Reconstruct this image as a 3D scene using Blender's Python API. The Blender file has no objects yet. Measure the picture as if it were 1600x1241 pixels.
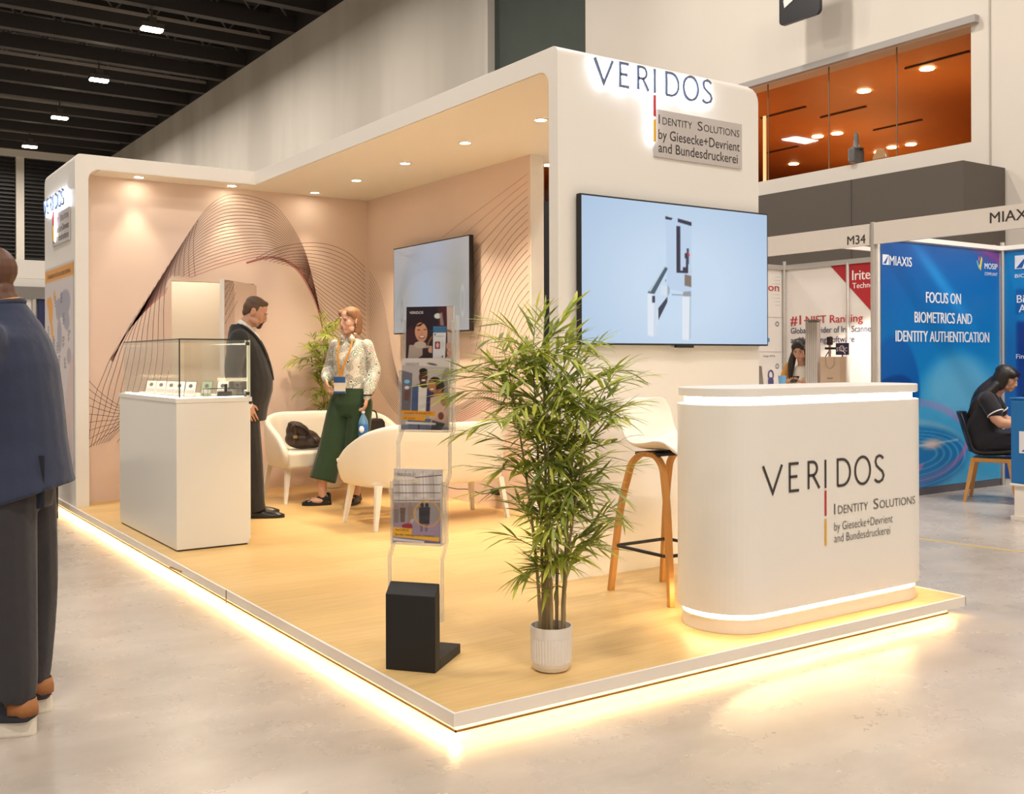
import bpy, bmesh, math, random
import numpy as np
from mathutils import Vector, Matrix

S = bpy.context.scene
COL = S.collection
PI = math.pi
R = math.radians

# ------------------------------------------------------------------ camera
def make_camera():
    cd = bpy.data.cameras.new('camera')
    cd.sensor_fit = 'HORIZONTAL'; cd.sensor_width = 36.0
    cd.lens = 1612.0 / 1600.0 * 36.0
    cd.shift_y = -(620.5 - 561.5) / 1600.0
    cd.clip_end = 200
    o = bpy.data.objects.new('camera', cd); COL.objects.link(o)
    th = math.atan(2355.0 / 1612.0)
    right = Vector((math.sin(th), -math.cos(th), 0)); fwd = Vector((math.cos(th), math.sin(th), 0)); up = Vector((0, 0, 1))
    c, n = math.cos(.0032), math.sin(.0032)
    cx = right * c - up * n; cy = right * n + up * c
    m = Matrix((cx, cy, -fwd)).transposed().to_4x4()
    m.translation = Vector((-1.876, -3.102, 1.34))
    o.matrix_world = m
    S.camera = o
make_camera()

# ------------------------------------------------------------------ view, world and hall light
S.view_settings.view_transform = 'Standard'
S.view_settings.look = 'None'
S.view_settings.exposure = 0.76
S.view_settings.gamma = 1.0
S.cycles.transparent_max_bounces = 32
S.view_settings.use_curve_mapping = False
W = bpy.data.worlds.new('world'); S.world = W; W.use_nodes = True
W.node_tree.nodes['Background'].inputs[0].default_value = (1.0, .90, .80, 1)
W.node_tree.nodes['Background'].inputs[1].default_value = 0.16

def area(name, loc, sx, sy, power, color, rot=(0, 0, 0), spread=180):
    l = bpy.data.lights.new(name, 'AREA'); l.shape = 'RECTANGLE'; l.size = sx; l.size_y = sy
    l.energy = power; l.color = color; l.spread = R(spread)
    o = bpy.data.objects.new(name, l); COL.objects.link(o); o.location = loc; o.rotation_euler = rot
    return o
HALL = (1.0, .912, .815)
# the hall's high-bay lamps: the row along the side wall (fixtures in view are built further down)
LAMP_ROWS_Y = [-13.0, -6.0, 1.0, 8.0, 15.0, 22.2, 29.2, 36.1, 43.1, 50.1]
for y in LAMP_ROWS_Y:
    area('hall_lamp_and_fill_light', (6.9, y, 11.2), 1.2, .5, (215 if 0 < y < 9 else 140) if y < 18 else (150 if y < 25 else 230), HALL)
for y in (-13, -4, 5, 14, 28, 42):  # unseen rows without fixtures, added to brighten the tower front and far wall
    for x in (-2.5, -12.0):
        area('hall_lamp_and_fill_light', (x, y, 11.2), 1.6, .8, (430 if y < 0 else 235) if x > -5 else 190, HALL)

# ------------------------------------------------------------------ helpers
def srgb(r, g, b):
    f = lambda c: (c / 255 / 12.92) if c / 255 <= .04045 else ((c / 255 + .055) / 1.055) ** 2.4
    return (f(r), f(g), f(b), 1.0)
def lin_arr(a):
    a = np.clip(np.asarray(a, float) / 255, 0, 1)
    return np.where(a <= .04045, a / 12.92, ((a + .055) / 1.055) ** 2.4)

MATS = {}
def new_mat(name):
    m = bpy.data.materials.new(name); m.use_nodes = True
    return m, m.node_tree.nodes, m.node_tree.links, m.node_tree.nodes['Principled BSDF']
def mat(name, col, rough=.5, metal=0.0, coat=0.0, spec=None, noise=0, nscale=20, bump=0, bscale=200, sheen=0, bdist=.004):
    if name in MATS: return MATS[name]
    m, N, L, p = new_mat(name)
    c = col if len(col) == 4 else tuple(col) + (1,)
    p.inputs['Base Color'].default_value = c
    p.inputs['Roughness'].default_value = rough
    p.inputs['Metallic'].default_value = metal
    p.inputs['Coat Weight'].default_value = coat
    if sheen: p.inputs['Sheen Weight'].default_value = sheen
    if spec is not None: p.inputs['Specular IOR Level'].default_value = spec
    if noise or bump: tc = N.new('ShaderNodeTexCoord')
    if noise:
        n = N.new('ShaderNodeTexNoise'); n.inputs['Scale'].default_value = nscale; n.inputs['Detail'].default_value = 4
        L.new(tc.outputs['Object'], n.inputs['Vector'])
        mx = N.new('ShaderNodeMix'); mx.data_type = 'RGBA'
        mx.inputs[6].default_value = tuple(x * (1 - noise) for x in c[:3]) + (1,)
        mx.inputs[7].default_value = tuple(min(1, x * (1 + noise)) for x in c[:3]) + (1,)
        L.new(n.outputs['Fac'], mx.inputs[0]); L.new(mx.outputs[2], p.inputs['Base Color'])
    if bump:
        n = N.new('ShaderNodeTexNoise'); n.inputs['Scale'].default_value = bscale; n.inputs['Detail'].default_value = 3
        L.new(tc.outputs['Object'], n.inputs['Vector'])
        b = N.new('ShaderNodeBump'); b.inputs['Strength'].default_value = bump; b.inputs['Distance'].default_value = bdist
        L.new(n.outputs['Fac'], b.inputs['Height']); L.new(b.outputs['Normal'], p.inputs['Normal'])
    MATS[name] = m
    return m
def emit(name, col, strength):
    if name in MATS: return MATS[name]
    m, N, L, p = new_mat(name)
    p.inputs['Base Color'].default_value = (.8, .8, .8, 1)
    p.inputs['Emission Color'].default_value = tuple(col[:3]) + (1,)
    p.inputs['Emission Strength'].default_value = strength
    MATS[name] = m
    return m
def glass_mat(name, tint=(1, 1, 1), refl=.06, edge=1.45, rough=.02):
    # thin clear sheet: mostly see-through, a fresnel gloss on top
    if name in MATS: return MATS[name]
    m = bpy.data.materials.new(name); m.use_nodes = True
    N, L = m.node_tree.nodes, m.node_tree.links
    N.remove(N['Principled BSDF'])
    t = N.new('ShaderNodeBsdfTransparent'); t.inputs[0].default_value = tuple(tint) + (1,)
    g = N.new('ShaderNodeBsdfGlossy'); g.inputs['Roughness'].default_value = rough
    lw = N.new('ShaderNodeLayerWeight'); lw.inputs['Blend'].default_value = .5
    pw = N.new('ShaderNodeMath'); pw.operation = 'POWER'; pw.inputs[1].default_value = 4.0
    f = N.new('ShaderNodeMath'); f.operation = 'MULTIPLY_ADD'; f.inputs[1].default_value = .6 * (edge - 1) / .45; f.inputs[2].default_value = .025
    L.new(lw.outputs['Facing'], pw.inputs[0]); L.new(pw.outputs[0], f.inputs[0])
    mx = N.new('ShaderNodeMixShader')
    L.new(f.outputs[0], mx.inputs[0]); L.new(t.outputs[0], mx.inputs[1]); L.new(g.outputs[0], mx.inputs[2])
    L.new(mx.outputs[0], N['Material Output'].inputs[0])
    MATS[name] = m
    return m
def attr_mat(name, emission=0, rough=.45, coat=0):
    if name in MATS: return MATS[name]
    m, N, L, p = new_mat(name)
    a = N.new('ShaderNodeAttribute'); a.attribute_name = 'Print'
    if emission:
        p.inputs['Base Color'].default_value = (.01, .01, .012, 1)
        L.new(a.outputs['Color'], p.inputs['Emission Color']); p.inputs['Emission Strength'].default_value = emission
    else:
        L.new(a.outputs['Color'], p.inputs['Base Color'])
    p.inputs['Roughness'].default_value = rough
    p.inputs['Coat Weight'].default_value = coat
    MATS[name] = m
    return m

class MB:
    """collects shapes, then builds ONE mesh object"""
    def __init__(s): s.v = []; s.f = []; s.m = []; s.cur = 0
    def add(s, vs, fs):
        b = len(s.v); s.v += [tuple(v) for v in vs]; s.f += [tuple(i + b for i in f) for f in fs]; s.m += [s.cur] * len(fs)
        return s
    def box(s, x0, x1, y0, y1, z0, z1, M=None):
        vs = [(x, y, z) for z in (z0, z1) for y in (y0, y1) for x in (x0, x1)]
        if M is not None: vs = [M @ Vector(v) for v in vs]
        return s.add(vs, [(0, 2, 3, 1), (4, 5, 7, 6), (0, 1, 5, 4), (2, 6, 7, 3), (0, 4, 6, 2), (1, 3, 7, 5)])
    def prism(s, poly, a0, a1, plane='xy', M=None):
        # poly 2D, extruded along the remaining axis from a0 to a1
        n = len(poly)
        put = {'xy': lambda p, a: (p[0], p[1], a), 'xz': lambda p, a: (p[0], a, p[1]), 'yz': lambda p, a: (a, p[0], p[1])}[plane]
        vs = [put(p, a0) for p in poly] + [put(p, a1) for p in poly]
        if M is not None: vs = [M @ Vector(v) for v in vs]
        fs = [tuple(range(n))[::-1], tuple(range(n, 2 * n))] + [(i, (i + 1) % n, n + (i + 1) % n, n + i) for i in range(n)]
        return s.add(vs, fs)
    def rings(s, rings, caps=True, closed=True):
        n = len(rings[0]); vs = [p for r in rings for p in r]; fs = []
        for k in range(len(rings) - 1):
            for i in range(n if closed else n - 1):
                j = (i + 1) % n
                fs.append((k * n + i, k * n + j, (k + 1) * n + j, (k + 1) * n + i))
        if caps and closed:
            fs.append(tuple(range(n))[::-1]); fs.append(tuple((len(rings) - 1) * n + i for i in range(n)))
        return s.add(vs, fs)
    def lathe(s, prof, n=32, c=(0, 0, 0), caps=True):
        return s.rings([[(c[0] + r * math.cos(2 * PI * i / n), c[1] + r * math.sin(2 * PI * i / n), c[2] + z) for i in range(n)] for r, z in prof], caps)
    def tube(s, pts, rad, n=10, caps=True, flat=1.0):
        pts = [Vector(p) for p in pts]; m = len(pts)
        rad = [rad] * m if not hasattr(rad, '__len__') else rad
        T = [(pts[min(i + 1, m - 1)] - pts[max(i - 1, 0)]).normalized() for i in range(m)]
        ref = Vector((0, 0, 1)) if abs(T[0].z) < .9 else Vector((1, 0, 0))
        u = T[0].cross(ref).normalized(); out = []
        for i in range(m):
            u = (u - T[i] * u.dot(T[i])).normalized(); w = T[i].cross(u)
            out.append([pts[i] + (u * math.cos(2 * PI * k / n) + w * math.sin(2 * PI * k / n) * flat) * rad[i] for k in range(n)])
        return s.rings(out, caps)
    def blob(s, c, r, n=14, k=9, M=None):
        # ellipsoid
        rr = r if hasattr(r, '__len__') else (r, r, r); out = []
        for j in range(k + 1):
            a = -PI / 2 + PI * (j + .001) / (k + .002); ring = []
            for i in range(n):
                b = 2 * PI * i / n
                p = Vector((rr[0] * math.cos(a) * math.cos(b), rr[1] * math.cos(a) * math.sin(b), rr[2] * math.sin(a)))
                if M is not None: p = M @ p
                ring.append(Vector(c) + p)
            out.append(ring)
        return s.rings(out)
    def ell(s, secs, n=20):
        # horizontal elliptic sections: (x, y, z, rx, ry)
        return s.rings([[(x + rx * math.cos(2 * PI * i / n), y + ry * math.sin(2 * PI * i / n), z) for i in range(n)] for x, y, z, rx, ry in secs])
    def ribbon(s, pts, w, put, closed=False, h=0.0):
        # flat stroke along 2D pts, width w, optional thickness h; put(x, y, depth) -> 3D
        p = [np.array(q, float) for q in pts]; m = len(p); Lf = []; Rt = []
        for i in range(m):
            a = p[i - 1] if (i > 0 or closed) else None; b = p[(i + 1) % m] if (i < m - 1 or closed) else None
            d1 = (p[i] - a) if a is not None else (b - p[i]); d2 = (b - p[i]) if b is not None else (p[i] - a)
            d1 = d1 / (np.hypot(*d1) + 1e-12); d2 = d2 / (np.hypot(*d2) + 1e-12)
            t = d1 + d2; t = t / (np.hypot(*t) + 1e-12); nrm = np.array([-t[1], t[0]])
            k = w / 2 / max(.4, nrm.dot(np.array([-d1[1], d1[0]])))
            Lf.append(p[i] + nrm * k); Rt.append(p[i] - nrm * k)
        seg = m if closed else m - 1
        if h == 0:
            vs = [put(q[0], q[1], 0) for q in Lf] + [put(q[0], q[1], 0) for q in Rt]
            return s.add(vs, [(i, m + i, m + (i + 1) % m, (i + 1) % m) for i in range(seg)])
        vs = [put(q[0], q[1], d) for d in (0, h) for q in Lf + Rt]
        fs = []
        for i in range(seg):
            j = (i + 1) % m
            fs += [(i, j, m + j, m + i), (2 * m + i, 3 * m + i, 3 * m + j, 2 * m + j), (i, 2 * m + i, 2 * m + j, j), (m + i, m + j, 3 * m + j, 3 * m + i)]
        if not closed:
            e = m - 1
            fs += [(0, m, 3 * m, 2 * m), (e, 2 * m + e, 3 * m + e, m + e)]
        return s.add(vs, fs)
    def build(s, name, mats, parent=None, smooth=False, bevel=0, bseg=2, sub=0, remesh=0, rsmooth=0, loc=None, rot=None):
        me = bpy.data.meshes.new(name)
        me.from_pydata([tuple(v) for v in s.v], [], s.f)
        mats = mats if isinstance(mats, (list, tuple)) else [mats]
        for m in mats: me.materials.append(m)
        if len(mats) > 1: me.polygons.foreach_set('material_index', s.m)
        bm = bmesh.new(); bm.from_mesh(me); bmesh.ops.recalc_face_normals(bm, faces=bm.faces); bm.to_mesh(me); bm.free()
        if smooth and not remesh: me.polygons.foreach_set('use_smooth', [True] * len(me.polygons))
        o = bpy.data.objects.new(name, me); COL.objects.link(o)
        if parent is not None: o.parent = parent
        if loc is not None: o.location = loc
        if rot is not None: o.rotation_euler = rot
        if bevel:
            b = o.modifiers.new('bevel', 'BEVEL'); b.width = bevel; b.segments = bseg; b.limit_method = 'ANGLE'; b.angle_limit = R(40)
            b.harden_normals = False
        if remesh:
            r = o.modifiers.new('remesh', 'REMESH'); r.mode = 'VOXEL'; r.voxel_size = remesh; r.use_smooth_shade = True
            if rsmooth:
                q = o.modifiers.new('smooth', 'SMOOTH'); q.factor = .5; q.iterations = rsmooth
        if sub:
            q = o.modifiers.new('sub', 'SUBSURF'); q.levels = sub; q.render_levels = sub
        return o

def thing(name, label, cat, loc=(0, 0, 0), rz=0, group=None):
    o = bpy.data.objects.new(name, None); COL.objects.link(o)
    o.empty_display_size = .1; o.location = loc; o.rotation_euler = (0, 0, rz)
    o['label'] = label; o['category'] = cat
    if group: o['group'] = group
    return o
def tag(o, label, cat, group=None, kind=None):
    o['label'] = label; o['category'] = cat
    if group: o['group'] = group
    if kind: o['kind'] = kind
    return o
def struct(o):
    o['kind'] = 'structure'; return o
def dup(root, loc, rz, label, group=None):
    r = root.copy(); COL.objects.link(r); r.location = loc; r.rotation_euler = (0, 0, rz); r['label'] = label
    if group: r['group'] = group
    for ch in list(root.children):
        c = ch.copy(); COL.objects.link(c); c.parent = r
        for g in list(ch.children):
            d = g.copy(); COL.objects.link(d); d.parent = c
    return r
def rrect(x0, x1, y0, y1, r, n=6, which=(1, 1, 1, 1)):
    # rounded rectangle outline; which = round flags for (x0y0, x1y0, x1y1, x0y1)
    out = []
    for (cx, cy, a0, fl, px, py) in ((x0 + r, y0 + r, PI, which[0], x0, y0), (x1 - r, y0 + r, 1.5 * PI, which[1], x1, y0), (x1 - r, y1 - r, 0, which[2], x1, y1), (x0 + r, y1 - r, .5 * PI, which[3], x0, y1)):
        if fl: out += [(cx + r * math.cos(a0 + PI / 2 * i / n), cy + r * math.sin(a0 + PI / 2 * i / n)) for i in range(n + 1)]
        else: out.append((px, py))
    return out
def cr(pts, n=8):
    # Catmull-Rom through points (tuples of any length)
    P = [np.array(p, float) for p in pts]; P = [2 * P[0] - P[1]] + P + [2 * P[-1] - P[-2]]; out = []
    for i in range(1, len(P) - 2):
        for k in range(n):
            t = k / n; a, b, c, d = P[i - 1:i + 3]
            out.append(.5 * (2 * b + (c - a) * t + (2 * a - 5 * b + 4 * c - d) * t * t + (3 * b - a - 3 * c + d) * t ** 3))
    out.append(P[-2]); return out

# frames for flat work: plane_xz faces -Y, plane_yz faces -X (text runs towards -Y)
def face_minus_y(x, y, z): return Matrix(((1, 0, 0, x), (0, 0, -1, y), (0, 1, 0, z), (0, 0, 0, 1)))
def face_minus_x(x, y, z): return Matrix(((0, 0, -1, x), (-1, 0, 0, y), (0, 1, 0, z), (0, 0, 0, 1)))

def text(body, size, M, m, name='lettering', parent=None, align='LEFT', bold=0, sx=1.0, width=None, extr=0.0, space=1.0, res=3):
    """writing as one flat mesh; size = cap height; width squeezes the line to that length"""
    cu = bpy.data.curves.new(name, 'FONT'); cu.body = body; cu.size = 1.0; cu.resolution_u = res
    cu.space_character = space; cu.offset = min(bold, 0); cu.extrude = 0
    o = bpy.data.objects.new(name, cu)
    me = bpy.data.meshes.new_from_object(o)
    bpy.data.objects.remove(o); bpy.data.curves.remove(cu)
    v = np.empty(len(me.vertices) * 3); me.vertices.foreach_get('co', v); v = v.reshape(-1, 3)
    k = size / .73
    v *= k
    x0, x1 = v[:, 0].min(), v[:, 0].max()
    v[:, 0] -= x0
    if width: v[:, 0] *= width / (x1 - x0)
    else: v[:, 0] *= sx
    wd = v[:, 0].max()
    v[:, 0] -= {'LEFT': 0, 'CENTER': wd / 2, 'RIGHT': wd}[align]
    me.vertices.foreach_set('co', v.ravel())
    if bold > 0:
        # heavier weight: the same line printed again a hair to each side
        bm = bmesh.new()
        for i, dx in enumerate((-bold * size, 0, bold * size)):
            k0 = len(bm.verts); bm.from_mesh(me); bm.verts.ensure_lookup_table()
            for q in bm.verts[k0:]: q.co.x += dx; q.co.z += i * .00004
        bm.to_mesh(me); bm.free()
    me.materials.append(m); me.name = name
    q = bpy.data.objects.new(name, me); COL.objects.link(q)
    if parent is not None: q.parent = parent
    q.matrix_local = M
    if extr:
        s_ = q.modifiers.new('thick', 'SOLIDIFY'); s_.thickness = extr; s_.offset = 1
    return q

class Canvas:
    """a printed picture: colours on a fine grid, painted with simple shapes (u right, v up, metres)"""
    def __init__(s, w, h, nx, ny, col=(255, 255, 255)):
        s.w, s.h, s.nx, s.ny = w, h, nx, ny
        s.U, s.V = np.meshgrid(np.linspace(0, w, nx), np.linspace(0, h, ny))
        s.c = np.ones((ny, nx, 3)) * np.array(col, float); s.px = max(w / nx, h / ny)
    def mix(s, a, col): a = np.clip(a, 0, 1)[..., None]; s.c = s.c * (1 - a) + np.array(col, float) * a; return s
    def rect(s, x0, x1, y0, y1, col, soft=None, a=1):
        k = soft or s.px
        return s.mix(a * np.clip((s.U - x0) / k + .5, 0, 1) * np.clip((x1 - s.U) / k + .5, 0, 1) * np.clip((s.V - y0) / k + .5, 0, 1) * np.clip((y1 - s.V) / k + .5, 0, 1), col)
    def ell(s, cx, cy, rx, ry, col, rot=0, soft=None, a=1, ring=0):
        dx, dy = s.U - cx, s.V - cy; c, n = math.cos(rot), math.sin(rot)
        d = np.sqrt(((dx * c + dy * n) / rx) ** 2 + ((-dx * n + dy * c) / ry) ** 2)
        k = (soft or s.px) / min(rx, ry)
        if ring: return s.mix(a * np.clip((ring / min(rx, ry) - np.abs(d - 1)) / k + .5, 0, 1), col)
        return s.mix(a * np.clip((1 - d) / k + .5, 0, 1), col)
    def poly(s, pts, col, soft=None, a=1):
        # convex polygon, counter-clockwise
        k = soft or s.px; m = np.ones_like(s.U)
        for i in range(len(pts)):
            (x0, y0), (x1, y1) = pts[i], pts[(i + 1) % len(pts)]
            d = ((x1 - x0) * (s.V - y0) - (y1 - y0) * (s.U - x0)) / math.hypot(x1 - x0, y1 - y0)
            m *= np.clip(d / k + .5, 0, 1)
        return s.mix(a * m, col)
    def line(s, p, q, w, col, a=1, soft=None):
        p, q = np.array(p, float), np.array(q, float); d = q - p; L2 = d.dot(d)
        t = np.clip(((s.U - p[0]) * d[0] + (s.V - p[1]) * d[1]) / L2, 0, 1)
        r = np.hypot(s.U - p[0] - t * d[0], s.V - p[1] - t * d[1])
        return s.mix(a * np.clip((w / 2 - r) / (soft or s.px) + .5, 0, 1), col)
    def build(s, name, M, m, parent=None):
        vs = np.stack([s.U.ravel(), s.V.ravel(), np.zeros(s.U.size)], 1)
        me = bpy.data.meshes.new(name); nx, ny = s.nx, s.ny
        i = np.arange((ny - 1) * (nx - 1)); a = (i // (nx - 1)) * nx + i % (nx - 1)
        F = np.stack([a, a + 1, a + nx + 1, a + nx], 1)
        me.from_pydata(vs.tolist(), [], F.tolist())
        at = me.color_attributes.new('Print', 'FLOAT_COLOR', 'POINT')
        c = np.ones((s.U.size, 4)); c[:, :3] = lin_arr(s.c).reshape(-1, 3)
        at.data.foreach_set('color', c.ravel())
        me.materials.append(m)
        o = bpy.data.objects.new(name, me); COL.objects.link(o)
        if parent is not None: o.parent = parent
        o.matrix_local = M
        return o
# ------------------------------------------------------------------ materials of the place
def concrete_floor():
    m, N, L, p = new_mat('polished_concrete')
    tc = N.new('ShaderNodeTexCoord')
    def noise(scale, detail, sc=(1, 1, 1), rough=.6):
        mp = N.new('ShaderNodeMapping'); mp.inputs['Scale'].default_value = sc; mp.inputs['Rotation'].default_value = (0, 0, R(-34))
        L.new(tc.outputs['Object'], mp.inputs[0])
        n = N.new('ShaderNodeTexNoise'); n.inputs['Scale'].default_value = scale; n.inputs['Detail'].default_value = detail; n.inputs['Roughness'].default_value = rough
        L.new(mp.outputs[0], n.inputs['Vector']); return n
    def ramp(src, stops):
        r = N.new('ShaderNodeValToRGB'); e = r.color_ramp.elements
        e[0].position, e[0].color = stops[0]; e[1].position, e[1].color = stops[-1]
        for s_ in stops[1:-1]:
            q = e.new(s_[0]); q.color = s_[1]
        L.new(src.outputs['Fac'], r.inputs[0]); return r
    a = ramp(noise(1.1, 8, (1, 1.6, 1)), [(.3, (.42, .365, .31, 1)), (.5, (.50, .44, .38, 1)), (.7, (.57, .51, .445, 1))])
    b = ramp(noise(4, 10, (.6, 1.7, 1), .72), [(.30, (.66, .64, .62, 1)), (.60, (1, 1, 1, 1)), (1, (1, 1, 1, 1))])
    c = ramp(noise(38, 3), [(.70, (0, 0, 0, 1)), (.76, (1, 1, 1, 1))])
    mx = N.new('ShaderNodeMix'); mx.data_type = 'RGBA'; mx.blend_type = 'MULTIPLY'; mx.inputs[0].default_value = .22
    L.new(a.outputs[0], mx.inputs[6]); L.new(b.outputs[0], mx.inputs[7])
    m2 = N.new('ShaderNodeMix'); m2.data_type = 'RGBA'; m2.inputs[7].default_value = (.74, .68, .60, 1)
    k = N.new('ShaderNodeMath'); k.operation = 'MULTIPLY'; k.inputs[1].default_value = .5
    L.new(c.outputs[0], k.inputs[0]); L.new(k.outputs[0], m2.inputs[0]); L.new(mx.outputs[2], m2.inputs[6])
    L.new(m2.outputs[2], p.inputs['Base Color'])
    r = ramp(noise(2.2, 6), [(.3, (.20, .20, .20, 1)), (.7, (.36, .36, .36, 1))])
    L.new(r.outputs[0], p.inputs['Roughness'])
    p.inputs['Specular IOR Level'].default_value = .55
    return m
def wood_floor():
    m, N, L, p = new_mat('light_oak_vinyl')
    tc = N.new('ShaderNodeTexCoord')
    br = N.new('ShaderNodeTexBrick'); br.offset = .37; br.inputs['Scale'].default_value = 1
    br.inputs['Brick Width'].default_value = 1.22; br.inputs['Row Height'].default_value = .18; br.inputs['Mortar Size'].default_value = .0012
    br.inputs['Color1'].default_value = (.73, .49, .20, 1); br.inputs['Color2'].default_value = (.79, .545, .245, 1); br.inputs['Mortar'].default_value = (.66, .43, .18, 1)
    L.new(tc.outputs['Object'], br.inputs['Vector'])
    mp = N.new('ShaderNodeMapping'); mp.inputs['Scale'].default_value = (1.2, 14, 1); L.new(tc.outputs['Object'], mp.inputs[0])
    n = N.new('ShaderNodeTexNoise'); n.inputs['Scale'].default_value = 3; n.inputs['Detail'].default_value = 7; n.inputs['Distortion'].default_value = .6
    L.new(mp.outputs[0], n.inputs['Vector'])
    r = N.new('ShaderNodeValToRGB'); r.color_ramp.elements[0].position = .3; r.color_ramp.elements[0].color = (.86, .84, .80, 1); r.color_ramp.elements[1].position = .65; r.color_ramp.elements[1].color = (1, 1, 1, 1)
    L.new(n.outputs['Fac'], r.inputs[0])
    mx = N.new('ShaderNodeMix'); mx.data_type = 'RGBA'; mx.blend_type = 'MULTIPLY'; mx.inputs[0].default_value = .8
    L.new(br.outputs['Color'], mx.inputs[6]); L.new(r.outputs[0], mx.inputs[7]); L.new(mx.outputs[2], p.inputs['Base Color'])
    p.inputs['Roughness'].default_value = .42
    return m
def shade_streaked_wall():  # vertical streaks of lamp wash and beam shade are painted into the colour
    m, N, L, p = new_mat('plaster_painted_shade')
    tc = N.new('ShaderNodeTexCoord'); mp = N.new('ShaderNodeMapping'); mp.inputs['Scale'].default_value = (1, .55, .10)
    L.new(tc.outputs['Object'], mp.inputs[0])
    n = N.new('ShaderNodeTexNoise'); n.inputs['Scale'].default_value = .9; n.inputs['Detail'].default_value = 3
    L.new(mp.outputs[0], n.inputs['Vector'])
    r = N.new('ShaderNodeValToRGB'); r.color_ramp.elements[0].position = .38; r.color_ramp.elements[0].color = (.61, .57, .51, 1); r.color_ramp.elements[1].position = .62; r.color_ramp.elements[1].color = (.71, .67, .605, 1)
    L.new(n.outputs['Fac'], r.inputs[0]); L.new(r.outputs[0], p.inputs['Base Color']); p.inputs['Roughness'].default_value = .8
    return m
M_FLOOR = concrete_floor(); M_WOOD = wood_floor()
M_HALL = mat('hall_white_paint', (.80, .745, .67), .8, noise=.03, nscale=1.5)
M_WHITE = mat('white_laminate', (.88, .85, .80), .32)
M_WHITE_MATT = mat('white_matt', (.84, .80, .745), .6)
M_PINK = mat('pink_wall_print', (.80, .635, .545), .7)
M_SOFFIT = mat('soffit_white', (.86, .80, .70), .7)
M_BLACK = mat('black_matt', (.012, .011, .011), .6)
M_BLACKG = mat('black_gloss', (.01, .01, .011), .15)
M_DARKSTEEL = mat('dark_roof_steel', (.034, .029, .027), .6)
M_ALU = mat('silver_aluminium', (.62, .60, .57), .35, metal=.75)
M_INK = mat('dark_ink', (.035, .028, .028), .6)
M_RED = mat('red_mark', (.55, .03, .035), .5)
M_YEL = mat('amber_mark', (.80, .42, .03), .5)
M_LED = emit('warm_led', (1.0, .68, .30), 10)
M_LEDC = emit('counter_led', (1.0, .80, .50), 9)
M_LEDB = emit('plinth_led', (1.0, .70, .33), 22)
M_SPOT = emit('downlight_lens', (1.0, .87, .66), 40)
M_HALO = emit('cool_white_led', (.80, .89, 1.0), 9)

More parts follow.
